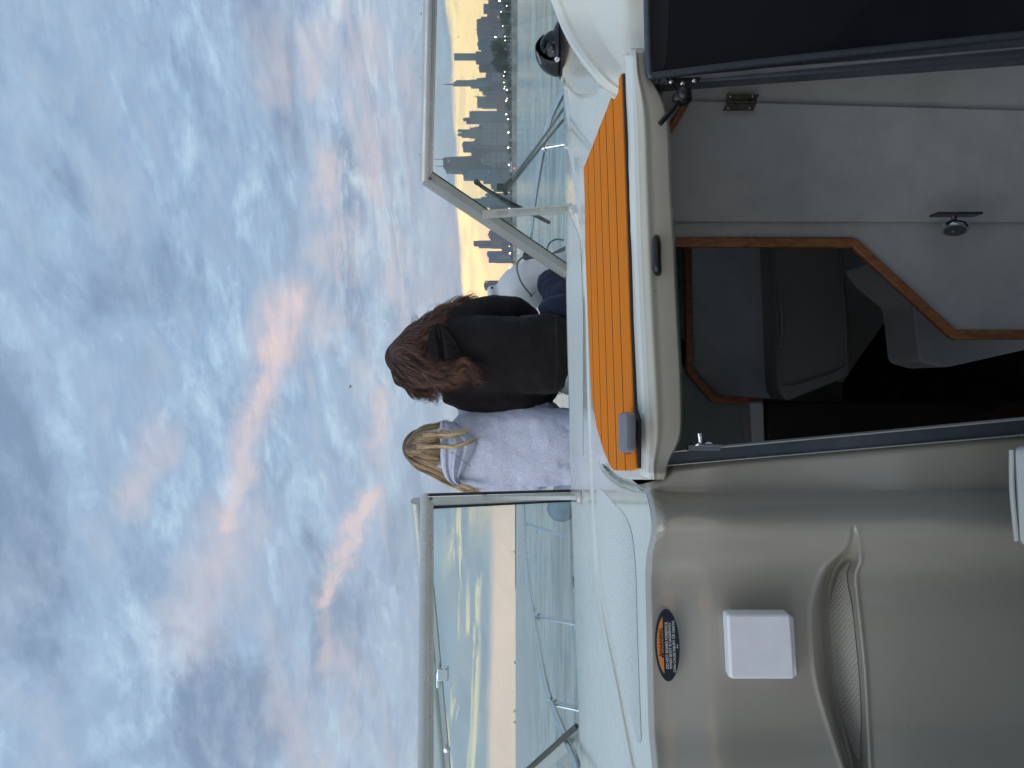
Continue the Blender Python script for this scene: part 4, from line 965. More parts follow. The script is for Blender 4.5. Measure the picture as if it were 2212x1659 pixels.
bld([(1051.5,417,430),(1048,420,424,1052)], 'blue', 3200, 'dark blue notched tower beside the wiper blade')
bld([(1016,428.5,444),(1040,426,446)], 'teal', 3350, 'tall teal tower behind the wiper blade')
bld([(1062,444,460),(1058,448,455),(1073,458,474)], 'grey', 2900, 'low grey towers cluster behind the starboard bracket')
bld([(1078,474,498),(1075,480,488)], 'brown', 2600, 'low brown block row behind the raking windscreen frame')
bld([(1059,494,520),(1056,500,514),(1053.5,505,509),(1062,490,523)], 'grey', 3000, 'stepped grey ziggurat block right of the tall dark tower')
bld([(1022.8,520,529),(1024,529,533),(1034,519.5,534.5),(1062,518.7,536)], 'grey', 3250, 'tall slim grey tower left of the raking windscreen frame')
bld([(1084,523,556),(1082,528,538)], 'brown', 2500, 'low brown apartment block at the foot of the tall slim tower')
bld([(1090,525,542)], 'blue', 2350, 'navy blue low block on the shore in front of the tall slim tower')
bld([(1051.5,546,551),(1053,543,555),(1055.5,550,566),(1070,556,568)], 'blue', 2900, 'blue grey apartment tower with a rounded top left of the slim tower')
bld([(1076,549,558)], 'pale', 2450, 'pale small block in front of the rounded apartment tower')
bld([(1047,606,625.5),(1045.5,612,621,1048)], 'dark', 2800, 'lone dark tower standing behind the white fender')
bld([(1082,60,84),(1088,20,46)], 'grey', 2400, 'low grey sheds behind the shore trees at the right edge')

# ------------------------------------------------------------------ trees
def tree_mesh(n, seed):
    r = random.Random(seed); vs = []; fs = []
    lobes = [(Vector((r.uniform(-.55, .55), r.uniform(-.5, .5), r.uniform(.42, .85))), r.uniform(.22, .40)) for _ in range(9)]
    for _ in range(n):
        c, R = lobes[r.randrange(9)]; d = Vector((r.gauss(0, 1), r.gauss(0, 1), r.gauss(0, 1))).normalized()
        p = c+Vector((d.x, d.y, d.z*.72))*R*r.uniform(.55, 1.08); s = r.uniform(.022, .05)
        a = Vector((r.gauss(0, 1), r.gauss(0, 1), r.gauss(0, 1))).normalized(); b = a.orthogonal().normalized(); k = len(vs)
        vs += [p+a*s, p+b*s, p-a*s, p-b*s]; fs.append((k, k+1, k+2, k+3))
    me = bpy.data.meshes.new('crown'); me.from_pydata([tuple(v) for v in vs], [], fs); me.update(); return me
LEAFM = mat('shore foliage', (.055,.07,.045), .8, var=.5, vscale=3, col2=(.085,.10,.06)); BARK = mat('bark', (.05,.04,.03), .9)
crowns = [tree_mesh(1500, s) for s in range(4)]
for c in crowns: c.materials.append(LEAFM)
mb = MB(); mb.tube([Vector((0, 0, -.02)), Vector((.01, 0, .25)), Vector((0, .01, .6))], [.035, .028, .01], 7)
for a in range(5): mb.tube([Vector((0, 0, .28+.05*a)), Vector((.3*cos(a*1.3), .3*sin(a*1.3), .52+.06*a))], [.014, .004], 5)
tk_ = mb.build('trunk', BARK, None, True); trunk_me = tk_.data; bpy.data.objects.remove(tk_)
# (photo y, top x, width)
TR = [(92,1060,26),(104,1052,24),(116,1059,28),(128,1056,26),(140,1062,30),(153,1066,26),(165,1078,20),(148,1076,22),(110,1074,26),(8,1078,24),(24,1082,20),(34,1074,24),(46,1076,22),(60,1084,20),(72,1082,18),(84,1080,20),
      (178,1090,16),(200,1088,16),(218,1090,14),(232,1086,18),(248,1090,14),(262,1092,14),(276,1092,14),(292,1094,14),(310,1094,12),(326,1092,14),(344,1093,14),(360,1094,14),(378,1096,12),(396,1096,12),(414,1094,14),(432,1096,12),(452,1096,12),(470,1098,12),(490,1098,10),(512,1098,10),(528,1098,10),(544,1099,10),(556,1098,9),(566,1101,9),(580,1104,8),(592,1103,9)]
def tlabel(i, y, x, w):
    big = 'tall round park tree' if x < 1072 else ('bushy mid-size shore tree' if x < 1086 else 'small dark shore tree')
    return big
side_names = [(0,'right end of the breakwater'),(80,'park lamps'),(170,'spired skyscraper'),(235,'striped slab tower'),(300,'pale apartment building'),(350,'tapering skyscraper'),(420,'wiper blade'),(480,'starboard bracket'),(520,'tall slim tower'),(560,'white fender')]
for i, (y, xt, w) in enumerate(TR):
    Yt = wallY(y)+60+20*(i % 3); g = P(1110, y, Yt); h = (1108-xt)/F*Yt; wd = w/F*Yt
    near = [n for a, n in side_names if a <= y][-1]
    kind = tlabel(i, y, xt, w)
    e = empty('shore_tree', label='%s by the %s, %s one there' % (kind, near, ['first','second','third','fourth','fifth','sixth','seventh','eighth','ninth','tenth','eleventh','twelfth'][sum(1 for q in TR[:i] if [n for a, n in side_names if a <= q[0]][-1] == near)]), category='tree', group='trees along the city shore')
    e.location = (g.x, Yt, -.5); e.scale = (wd/1.5, wd/1.5, (h+1)/1.05); e.rotation_euler.z = i*1.7
    link('crown', crowns[i % 4], None, e, False); link('trunk', trunk_me, None, e, False)

# ------------------------------------------------------------------ shore lamps and lights
LAMPG = mat('lamp glow', (1, .9, .6), emit=(1, .80, .42), estr=7)
LAMPW = mat('lamp glow white', (1, 1, .9), emit=(1, .95, .72), estr=11)
POLE = mat('pale lamp pole', (.30,.33,.32), .6)
lm = [(1100,10,2),(1180,65,1),(1118,130,1),(1137,287,1),(1055,410,2),(1160,403,1),(1163,447,1),(1158,795,1),(1147,840,1),(1149,912,1),(1158,958,1),(1153,980,1),(1182,995,2),(1185,1088,0),(1175,1113,2),(1175,1265,2),(1195,1318,2),(1198,1465,2),(1197,1633,2)]
lm = [(864+.1953*a, .1953*b, s) for a, b, s in lm]+[(864+.1953*a, 324+.1953*b, s) for a, b, s in ((1205,163,2),(1210,650,2),(1210,1013,0),(1210,1065,0),(1215,1143,2),(1215,1300,2))]
ordn = ['first','second','third','fourth','fifth','sixth','seventh','eighth','ninth','tenth','eleventh','twelfth','thirteenth','fourteenth','fifteenth','sixteenth','seventeenth','eighteenth','nineteenth','twentieth','twenty-first','twenty-second','twenty-third','twenty-fourth','twenty-fifth','twenty-sixth','twenty-seventh','twenty-eighth']
for i, (x, y, s) in enumerate(sorted(lm, key=lambda q: q[1])):
    Yl = wallY(y)+25; p = P(x, y, Yl); r = (.7, .9, 1.3)[s]*Yl/F
    e = empty('street_lamp', label='%s %s shore lamp on a pale pole, %s lamp from the right end' % (('faint', 'yellow', 'bright white')[s], ('small', 'round', 'large')[s], ordn[i]), category='street lamp', group='glowing lamps along the shore'); e.location = (p.x, Yl, 3)
    mb = MB(); mb.ball((0, 0, p.z-3), (r, r, r*1.3), 10, 8); mb.build('lamp_head', LAMPW if s == 2 else LAMPG, e, True)
    mb = MB(); mb.tube([Vector((0, 0, -2)), Vector((0, 0, p.z-3))], .16, 6); mb.build('pole', POLE, e, True)
for x, y, n_ in ((1110.5, 363, 'beside the white bus'), (1108.5, 528, 'at the foot of the tall slim tower')):
    Yl = wallY(y)-4; mb = MB(); mb.ball(P(x, y, Yl), .7, 10, 8); mb.tube([P(x, y, Yl), P(1116, y, Yl)], .2, 6); mb.build('signal_light', mat('red glow', (1,.1,.1), emit=(1,.10,.08), estr=5), None, True, label='small red light on the shore '+n_, category='light', group='red shore lights')
bp = P(1105, 360, wallY(360)+12); bs = empty('parked_bus', label='long white bus parked on the shore road under the tapering skyscraper', category='bus'); bs.location = (bp.x, bp.y, 3.9)
mb = MB(); mb.box((0, 0, 1.9), (12, 2.6, 3.0)); mb.build('body', mat('bus white', (.6,.62,.66), .4), bs, bevel=.3)
mb = MB(); mb.box((0, -1.28, 2.4), (11, .1, .9)); mb.build('windows', mat('bus glass', (.03,.04,.05), .1), bs)
for a in (-4, 4): mb = MB(); mb.lathe([(0, 0), (.5, 0), (.5, 2.7), (0, 2.7)], (a, -1.35, .5), (0, 1, 0), 14); mb.build('wheel', RUBBER, bs, True)
# far marks on the open-lake horizon to port
for y, h in ((2207, 9), (2650, 3), (2844, 5), (2889, 4)):
    yy = y/1.8517; Yl = 5200; p = P(1113, yy, Yl); mb = MB(); mb.box((p.x, Yl, 2), (14, 14, 9)); mb.tube([Vector((p.x, Yl, 0)), Vector((p.x, Yl, h*3.3))], 2.2, 6)
    mb.build('lake_crib', BM['blue'], None, label='tiny crib on the lake horizon, %s' % {9: 'nearest the port upright', 3: 'faintest, low on the water', 5: 'left of centre of the port pane', 4: 'leftmost of the four'}[h], category='structure', group='cribs on the lake horizon')
# a gull far up
g = P(757, 835, 120); mb = MB(); mb.tube([g+Vector((-.35, 0, 0)), g+Vector((.3, 0, .05))], [.03, .09], 6); mb.tube([g+Vector((-.2, 0, .35)), g, g+Vector((.15, 0, -.35))], [.02, .07, .02], 5)
mb.build('flying_bird', mat('gull grey', (.05,.05,.06), .8), None, True, label='tiny dark bird flying in the sky above the heads', category='bird')
# ------------------------------------------------------------------ haze
hz = MB(); hz.box((0, 0, 270), (12400, 12400, 546)); 
m = bpy.data.materials.new('haze'); m.use_nodes = True; t = NT(m.node_tree); v = t.n('ShaderNodeVolumePrincipled'); v.inputs['Density'].default_value = .00009; v.inputs['Color'].default_value = (.92,.94,1,1)
o_ = t.n('ShaderNodeOutputMaterial'); t.nt.links.new(v.outputs[0], o_.inputs['Volume'])
HAZE = hz.build('haze', m, None, kind='stuff')
# ------------------------------------------------------------------ people
YP = 3.1
def I(x, y, dY=0): return P(x, y, YP+dY)
def cloth_fn(c, c2, heather=0, seamz=None):
    def fn(t, b, tc):
        x, y, z = t.sep(tc)
        n = t.noise(t.xyz(x, y, t.m('MULTIPLY', z, .45)), 210, 4, .75); w = t.noise(tc, 6, 5, .6); f = t.noise(tc, 900, 2, .6)
        cc = t.mix(t.ramp(w, .35, .7), tuple(c)+(1,), tuple(c2)+(1,))
        if heather:
            cc = t.mix(t.m('MULTIPLY', t.ramp(n, .44, .58), heather), cc, (.42,.44,.55,1)); cc = t.mix(t.m('MULTIPLY', t.ramp(n, .50, .34), heather*.9), cc, (.85,.87,.96,1))
        t.put(b.inputs['Base Color'], cc)
        bn = t.n('ShaderNodeBump'); bn.inputs['Strength'].default_value = .5; bn.inputs['Distance'].default_value = .004
        t.put(bn.inputs['Height'], t.m('ADD', t.m('MULTIPLY', n, .35), t.m('MULTIPLY', t.noise(tc, 11, 4, .55, .8), 3))); t.put(b.inputs['Normal'], bn.outputs[0])
        b.inputs['Sheen Weight'].default_value = .25 if heather else .08; b.inputs['Sheen Roughness'].default_value = .5
    return fn
BLACKH = mat('black fleece', rough=.92, spec=.15, fn=cloth_fn((.014,.012,.013), (.020,.017,.018)))
GREYH = mat('heather grey fleece', rough=.92, spec=.15, fn=cloth_fn((.62,.64,.78), (.58,.60,.735), .42))
NAVY = mat('navy trousers', rough=.8, spec=.2, fn=cloth_fn((.020,.026,.055), (.013,.017,.038)))
DENIM = mat('grey blue jeans', rough=.85, spec=.2, fn=cloth_fn((.25,.31,.38), (.16,.21,.27)))
SKIN = mat('skin', (.52,.32,.24), .5, var=.1, vscale=20)
def tb(mb, pts, rs, n=14, sq=None): mb.tube(curve(pts, 5), [sm([(i, r) for i, r in enumerate(rs)], k/5) for k in range(5*(len(pts)-1)+1)], n, squash=sq)
def cloth(name, mb, m, parent, vox=.010, disp=.012, size=.12, smooth=6):
    o = mb.build(name, m, parent, True)
    r = o.modifiers.new('remesh', 'REMESH'); r.mode = 'VOXEL'; r.voxel_size = vox; r.use_smooth_shade = True
    s_ = o.modifiers.new('smooth', 'SMOOTH'); s_.factor = .6; s_.iterations = smooth
    tx = bpy.data.textures.new(name+' folds', 'CLOUDS'); tx.noise_scale = size; tx.noise_depth = 2
    d = o.modifiers.new('folds', 'DISPLACE'); d.texture = tx; d.strength = disp; d.mid_level = .5; d.texture_coords = 'LOCAL'
    return o
def rings(mb, rows, n=36, yc=None):
    """torso rows: (photo x, y_right, y_left, depth half, centre dY)"""
    vs = []
    for x, yr, yl, d, dy in rows:
        a = I(x, yl, dy); b = I(x, yr, dy); c = (a+b)/2; hw = (b-a).length/2
        for k in range(n):
            th = 2*pi*k/n; cx = cos(th); sy = sin(th); e = .78
            vs.append(Vector((c.x+hw*abs(cx)**e*(1 if cx > 0 else -1), c.y+d*abs(sy)**e*(1 if sy > 0 else -1), c.z)))
    m = len(rows)
    mb.add(vs, [(i*n+k, i*n+(k+1) % n, (i+1)*n+(k+1) % n, (i+1)*n+k) for i in range(m-1) for k in range(n)]+[tuple(range(n)), tuple(range((m-1)*n, m*n))[::-1]])
def smrows(rows, k=5):
    out = []; xs = [r[0] for r in rows]; N = (len(rows)-1)*k
    for i in range(N+1):
        s = i/k; out.append(tuple(sm([(j, r[c]) for j, r in enumerate(rows)], s) for c in range(5)))
    return out

def body(parent, hd, neck, shl, shr, ell_, elr, hl, hr, hip, kl, kr, fl, fr_, name='body'):
    """one continuous skinned figure: head, neck, trunk, arms with five-fingered hands, legs"""
    V = []; E = []; Rr = []
    def add(p, r, prev=None):
        V.append(Vector(p)); Rr.append(r if isinstance(r, tuple) else (r, r)); k = len(V)-1
        if prev is not None: E.append((prev, k))
        return k
    pel = add(hip, (.125, .105)); w = add((Vector(hip)*.55+Vector(neck)*.45), (.105, .085), pel); ch = add(Vector(hip)*.22+Vector(neck)*.78, (.12, .09), w)
    nk = add(neck, (.048, .048), ch); h0 = add(Vector(hd)+Vector((0, .015, -.07)), (.058, .066), nk); h1 = add(Vector(hd)+Vector((0, .012, -.01)), (.078, .092), h0); h2 = add(Vector(hd)+Vector((0, .0, .055)), (.070, .085), h1); add(Vector(hd)+Vector((0, -.005, .095)), (.035, .04), h2)
    add(Vector(hd)+Vector((0, .115, -.015)), .011, h1)      # nose
    for s_, sh, el, ha, fwd in ((-1, shl, ell_, hl, 1), (1, shr, elr, hr, 1)):
        a = add(sh, .050, ch); b = add(Vector(sh)*.5+Vector(el)*.5, .043, a); c = add(el, .036, b); d = add(Vector(el)*.45+Vector(ha)*.55, .031, c); wr = add(ha, (.024, .018), d)
        ax = (Vector(ha)-Vector(el)).normalized(); lat = Vector((ax.y, -ax.x, 0)).normalized()*s_; dn = Vector((0, 0, -1))
        pm = add(Vector(ha)+ax*.045, (.036, .014), wr)
        for q, Lf in zip((-1.5, -.5, .5, 1.5), (.062, .073, .078, .068)):
            kn = add(Vector(ha)+ax*.085+lat*q*.018, .0088, pm); f1 = add(Vector(ha)+ax*(.085+Lf*.5)+lat*q*.020+dn*.008, .0082, kn); add(Vector(ha)+ax*(.085+Lf*.85)+lat*q*.020+dn*.026, .0070, f1)
        t1 = add(Vector(ha)+ax*.035-lat*.040*-1, .010, wr); t2 = add(Vector(ha)+ax*.062+lat*.055+dn*.008, .0088, t1); add(Vector(ha)+ax*.085+lat*.050+dn*.018, .0075, t2)
    for s_, kn, ft in ((-1, kl, fl), (1, kr, fr_)):
        hpt = add(Vector(hip)+Vector((.085*s_, .02, -.02)), .085, pel); th = add(Vector(hpt and V[hpt])*.5+Vector(kn)*.5, .072, hpt); k_ = add(kn, .054, th); cf = add(Vector(kn)*.62+Vector(ft)*.38, .052, k_); an = add(ft, .036, cf); add(Vector(ft)+Vector((.03*s_, .12, -.02)), (.038, .026), an)
    me = bpy.data.meshes.new(name); me.from_pydata([tuple(v) for v in V], E, []); o = link(name, me, SKIN, parent, False)
    sk = o.modifiers.new('skin', 'SKIN'); sk.use_smooth_shade = True
    for i, d in enumerate(me.skin_vertices[0].data): d.radius = Rr[i]; d.use_root = (i == 0)
    su = o.modifiers.new('sub', 'SUBSURF'); su.levels = 2; su.render_levels = 2
    # facial features as small children
    hd = Vector(hd)
    for s_ in (-1, 1):
        mb = MB(); mb.ball(hd+Vector((.031*s_, .084, .012)), .012, 12, 8); mb.build('eye', mat('eye white', (.7,.7,.68), .2), o, True)
        mb = MB(); mb.ball(hd+Vector((.080*s_, .005, -.005)), (.009, .018, .030), 10, 8); mb.build('ear', SKIN, o, True)
    mb = MB(); mb.ball(hd+Vector((0, .092, -.050)), (.023, .010, .0075), 12, 8); mb.build('lips', mat('lips', (.45,.16,.14), .4), o, True)
    return o

def hair(name, guides, n, parent, m, width=.0012, seed=1, spread=.012, wave=(.006, 30), clump=40, frizz=.004, lenvar=.15, weights=None, segs=26, fixed=None):
    """guides: ordered list of Vector lists; strands are blends of neighbours, gathered in wavy clumps"""
    r = random.Random(seed); G = []
    for g in guides:
        c = curve(g, 10); L = [0]
        for a, b in zip(c, c[1:]): L.append(L[-1]+(b-a).length)
        G.append([(l/L[-1], p) for l, p in zip(L, c)])
    def at(g, t):
        for (a, p), (b, q) in zip(g, g[1:]):
            if t <= b: return p+(q-p)*((t-a)/max(1e-9, b-a))
        return g[-1][1]
    GS = [[at(g, k/segs) for k in range(segs+1)] for g in G]
    clumps = []
    for _ in range(clump):
        clumps.append((r.uniform(0, len(G)-1), Vector((r.gauss(0, 1), r.gauss(0, 1)*.6, r.gauss(0, 1)))*spread, r.uniform(0, 6.28), r.uniform(.7, 1.3), r.uniform(1-lenvar, 1)))
    vs = []; fs = []; tone = []; prof = [Vector((cos(2.094*k), sin(2.094*k))) for k in range(3)]
    for _ in range(n):
        ci = r.randrange(clump); s, off, ph, wf, ll = clumps[ci]; tn = fixed if fixed is not None else min(1, max(0, ((ci*37) % 11)/11*.55+r.uniform(0, .45)))
        s = min(len(G)-1.0001, max(0, s+r.gauss(0, .10))); i = int(s); f = s-i
        jit = Vector((r.gauss(0, 1), r.gauss(0, .6), r.gauss(0, 1)))*spread*.38; fz = r.uniform(0, 6.28); fa = frizz*abs(r.gauss(0, 1)); l2 = ll*r.uniform(.85, 1.0)
        pts = []
        for k in range(segs+1):
            t_ = k/segs; tt = t_*l2; q = tt*segs; j = min(segs-1, int(q)); u = q-j
            a = GS[i][j]*(1-u)+GS[i][j+1]*u; b = GS[i+1][j]*(1-u)+GS[i+1][j+1]*u
            p = a*(1-f)+b*f; g_ = min(1, t_*2.2); g2 = min(1, max(0, t_-.22)*1.8)
            tight = 1-.45*t_
            p = p+off*g_*1.0+jit*g_*tight
            w = wave[0]*g2; p += Vector((sin(t_*wave[1]*wf+ph)*w, cos(t_*wave[1]*wf*.9+ph)*w*.8, cos(t_*wave[1]*wf+ph)*w*.35))
            p += Vector((sin(t_*11+fz), cos(t_*9+fz), sin(t_*7+fz*2)))*fa*g_*t_
            pts.append(p)
        base = len(vs); R0 = width*r.uniform(.6, 1.25)
        for k, p in enumerate(pts):
            d = (pts[min(k+1, segs)]-pts[max(k-1, 0)]).normalized(); a = d.orthogonal().normalized() if abs(d.y) > .99 else d.cross(Vector((0, 1, 0))).normalized(); b = d.cross(a)
            rr = R0*(1 if k < segs*.6 else max(.12, (segs-k)/(segs*.4)))
            for c in prof: vs.append(p+a*c.x*rr+b*c.y*rr); tone.append(tn)
        fs += [(base+k*3+c, base+k*3+(c+1) % 3, base+(k+1)*3+(c+1) % 3, base+(k+1)*3+c) for k in range(segs) for c in range(3)]
    o = mesh(name, vs, fs, m, parent, True); at_ = o.data.attributes.new('tone', 'FLOAT', 'POINT'); at_.data.foreach_set('value', tone); return o
def hair_fn(ca_, cb_, cc_, zt, zb):
    def fn(t, b, tc):
        x, y, z = t.sep(tc)
        n = t.noise(t.xyz(t.m('MULTIPLY', x, 1.), y, t.m('MULTIPLY', z, .12)), 190, 3, .7)
        k = t.ramp(t.m('ADD', z, t.m('MULTIPLY', t.m('SUBTRACT', n, .5), .12)), zb, zt)
        c = t.mix(k, tuple(cb_)+(1,), tuple(ca_)+(1,)); at_ = t.n('ShaderNodeAttribute'); at_.attribute_name = 'tone'; c = t.mix(t.ramp(at_.outputs['Fac'], .35, .85), c, tuple(cc_)+(1,)); c = t.mix(t.m('MULTIPLY', t.ramp(n, .5, .75), .4), c, tuple(cc_)+(1,))
        t.put(b.inputs['Base Color'], c)
    return fn

# ---- dark haired person in the black hoodie
p1 = empty('person', label='seated person with long wavy dark brown hair and black hooded sweatshirt, seen from behind', category='person'); 
hd1 = I(893, 772, -.03)
b1 = body(p1, hd1, I(945, 770, -.02), I(985, 838, 0), I(985, 700, 0), I(1150, 868, .04), I(1108, 668, .08), I(1190, 800, .42), I(1150, 700, .40), I(1272, 762, .0), I(1205, 820, .42), I(1190, 606, .34), I(1280, 745, .60), I(1282, 700, .55))
mb = MB()
rings(mb, smrows([(930,728,806,.060,-.01),(943,708,832,.085,-.01),(960,690,852,.105,0),(1000,684,856,.118,0),(1060,684,852,.125,-.01),(1120,682,850,.128,-.02),(1165,678,850,.135,-.02),(1196,680,848,.140,-.02),(1222,688,836,.135,-.02),(1262,694,826,.130,-.01)]))
tb(mb, [I(962, 845, .0), I(1010, 856, .0), I(1070, 865, .0), I(1135, 866, .0), I(1170, 850, .12), I(1188, 815, .30), I(1192, 795, .42)], [.050, .066, .064, .062, .060, .048, .036])
tb(mb, [I(962, 698, .0), I(1005, 684, .02), I(1060, 669, .05), I(1105, 668, .08), I(1130, 676, .18), I(1148, 692, .32), I(1152, 705, .40)], [.048, .066, .060, .056, .054, .046, .036])
h1 = cloth('hoodie', mb, BLACKH, p1, .009, .030, .13, 5)
mb = MB()   # ribbed hem
rings(mb, smrows([(1196,677,851,.146,-.02),(1200,679,849,.150,-.02),(1222,688,838,.146,-.02),(1262,694,826,.140,-.01)]))
o = cloth('hem_band', mb, BLACKH, h1, .008, .010, .2, 2)
def bhood(s_, v):
    top = sm([(0,946),(.15,932),(.35,925),(.6,926),(.85,934),(1,950)], s_); bot = sm([(0,952),(.2,968),(.45,988),(.68,997),(.85,990),(1,956)], s_)
    y = sm([(0,696),(.5,742),(1,800)], s_); yb = sm([(0,698),(.4,738),(.7,768),(1,798)], s_)
    x = lerp(top, bot, v); yy = lerp(y, yb, v); e = min(1, 4*s_)*min(1, 4*(1-s_))
    d = -.095-.085*e**.6*(1-.35*v**3)
    d += .020*exp(-((v-.30-.10*sin(s_*3))/.06)**2)*e+.016*exp(-((v-.62+.25*s_)/.06)**2)*e+.012*exp(-((s_-.35-.2*v)/.05)**2)*e*v
    if v > .9: d += (v-.9)*.45
    return I(x, yy, d)
gridmesh('hood', bhood, 60, 50, BLACKH, h1, .02)
mb = MB(); tb(mb, [I(950, 806, -.03), I(936, 790, -.10), I(930, 752, -.13), I(934, 716, -.10), I(950, 698, -.04)], [.014, .020, .022, .020, .014], 12); cloth('hood_neck', mb, BLACKH, h1, .007, .010, .05, 3)
mb = MB()
tb(mb, [I(1262, 735, .0), I(1240, 690, .10), I(1208, 640, .26), I(1187, 610, .36), I(1206, 625, .42), I(1250, 670, .50), I(1275, 695, .54)], [.085, .088, .078, .066, .058, .052, .045])
tb(mb, [I(1170, 676, .0), I(1195, 668, -.02), I(1240, 680, .0), I(1270, 720, .0)], [.030, .060, .09, .11])
tb(mb, [I(1262, 790, .0), I(1240, 800, .2), I(1212, 818, .40), I(1230, 800, .48), I(1275, 755, .58)], [.10, .082, .066, .056, .046])
mb.ball(I(1262, 762, .0), (.19, .13, .10))
cloth('trousers', mb, NAVY, p1, .010, .022, .09, 4)
mb = MB(); tb(mb, [I(1262, 775, -.08), I(1238, 812, -.085), I(1214, 840, -.02)], [.07, .056, .026]); cloth('tied_shirt', mb, mat('grey green shirt', rough=.85, fn=cloth_fn((.23,.27,.27), (.13,.16,.17))), p1, .008, .03, .05, 2)
for a in (I(1285, 748, .62), I(1287, 702, .57)):
    mb = MB(); tb(mb, [a+Vector((0, -.06, 0)), a+Vector((0, .04, .005)), a+Vector((0, .15, -.01)), a+Vector((0, .19, -.012))], [.036, .046, .042, .024], 14, .8); mb.build('shoe', WHITEP, p1, True)
BRH = mat('dark brown hair', rough=.42, spec=.4, fn=hair_fn((.11,.066,.052), (.34,.165,.11), (.030,.018,.015), .55, .20))
def cap(name, c, r, m, parent, cut=-.3):
    mb = MB(); mb.ball(c, r, 28, 18); o = mb.build(name, m, parent, True); return o
hr1 = cap('hair', hd1+Vector((0, -.004, .018)), (.086, .100, .102), mat('dark hair roots', (.05,.03,.024), .8, spec=.1), p1)
T1 = (839.5, 771)
G1 = [[I(840,779,-.02),I(850,800,-.04),I(866,822,-.05),I(888,836,-.05),I(905,848,-.06),I(925,853,-.08),I(945,852,-.09),I(962,852,-.09)],
      [I(839.5,776,-.03),I(852,793,-.08),I(872,812,-.10),I(898,826,-.11),I(920,838,-.12),I(945,842,-.14),I(968,846,-.14),I(985,840,-.14)],
      [I(839.5,774,-.04),I(855,785,-.11),I(878,800,-.135),I(908,816,-.14),I(935,826,-.16),I(962,812,-.17),I(985,822,-.17),I(1008,808,-.165),I(1030,826,-.165),I(1056,822,-.165)],
      [I(839.5,772,-.05),I(856,778,-.125),I(880,788,-.148),I(912,800,-.15),I(938,812,-.17),I(965,808,-.18),I(985,800,-.18),I(1003,784,-.17),I(1020,790,-.17),I(1052,791,-.165)],
      [I(839.5,771,-.05),I(856,772,-.13),I(880,776,-.15),I(905,780,-.15),I(928,786,-.155),I(950,796,-.18),I(965,802,-.18),I(985,806,-.18)],
      [I(839.5,770,-.05),I(856,764,-.13),I(880,760,-.15),I(900,756,-.15),I(915,750,-.14),I(926,742,-.12),I(936,728,-.10),I(946,716,-.08)],
      [I(839.5,768,-.04),I(852,752,-.11),I(874,742,-.13),I(900,734,-.13),I(918,722,-.12),I(936,712,-.11),I(955,700,-.09),I(970,692,-.06)],
      [I(840,766,-.03),I(850,748,-.07),I(868,733,-.08),I(892,720,-.08),I(914,706,-.07),I(940,692,-.05),I(968,676,-.03),I(990,668,.0)],
      [I(840,764,-.02),I(853,744,-.03),I(872,729,-.03),I(896,714,-.03),I(918,702,-.02),I(945,686,.0),I(970,668,.01),I(1000,654,.02),I(1022,648,.03),I(1040,642,.03)]]
hair('hair_strands', G1, 3200, hr1, BRH, .00120, 3, .0125, (.015, 20), 130, .003)
flyG = [[I(870,728,-.05),I(888,716,-.05),I(900,702,-.05),I(893,692,-.05),I(880,690,-.04)],[I(910,706,-.05),I(925,690,-.05),I(943,672,-.03),I(950,665,-.02),I(938,662,-.02)],
        [I(975,670,.0),I(995,655,.0),I(1007,647,.02),I(1022,644,.02),I(1036,650,.02),I(1042,640,.02)],[I(880,828,-.06),I(895,846,-.06),I(905,856,-.06),I(898,864,-.06),I(893,858,-.05)],[I(905,845,-.06),I(918,860,-.06),I(934,864,-.06),I(948,852,-.06),I(955,846,-.05)]]
for i, g in enumerate(flyG): hair('stray_hair', [g, [p+Vector((.012, .004, -.012)) for p in g]], 34, hr1, BRH, .0009, 40+i, .008, (.010, 16), 10, .016, fixed=.95)

LK = [[I(905,800,-.15),I(935,822,-.17),I(962,812,-.18),I(985,824,-.18),I(1006,806,-.175),I(1030,828,-.17),I(1060,824,-.17)],
      [I(905,790,-.15),I(935,812,-.17),I(962,800,-.185),I(985,800,-.185),I(1000,782,-.175),I(1022,788,-.17),I(1054,792,-.168)]]
hair('hair_lock', LK, 420, hr1, BRH, .0010, 61, .0070, (.010, 18), 26, .004)
RK = [[I(905,712,-.08),I(935,690,-.05),I(965,676,-.03),I(990,662,.0),I(1012,650,.02),I(1030,656,.02),I(1042,644,.02)],[I(905,706,-.07),I(935,684,-.04),I(960,668,-.02),I(985,656,.0),I(1005,646,.02),I(1020,650,.02),I(1034,640,.02)]]
hair('hair_lock', RK, 260, hr1, BRH, .0010, 62, .0070, (.013, 20), 22, .006)

# ---- fair haired person in the heather grey hoodie
p2 = empty('person', label='person with straight blonde hair in a heather grey hooded sweatshirt, sitting with back turned', category='person')
hd2 = I(925, 966, -.01)
b2 = body(p2, hd2, I(972, 964, .0), I(1010, 1030, .02), I(1010, 900, .02), I(1160, 1040, .06), I(1165, 890, .06), I(1190, 985, .42), I(1200, 930, .42), I(1280, 962, .0), I(1205, 1110, .30), I(1215, 910, .44), I(1285, 1020, .56), I(1288, 940, .62))
mb = MB()
rings(mb, smrows([(965,925,1004,.070,.0),(978,905,1030,.095,.0),(995,892,1042,.110,.0),(1030,886,1046,.124,.0),(1090,884,1048,.130,-.01),(1150,882,1048,.138,-.015),(1200,884,1046,.145,-.02),(1240,888,1042,.145,-.02),(1275,892,1036,.138,-.01)]))
tb(mb, [I(992, 1030, .02), I(1030, 1035, .02), I(1090, 1038, .02), I(1150, 1036, .02), I(1182, 1026, .14), I(1198, 1000, .32), I(1198, 985, .42)], [.044, .058, .056, .056, .055, .046, .034])
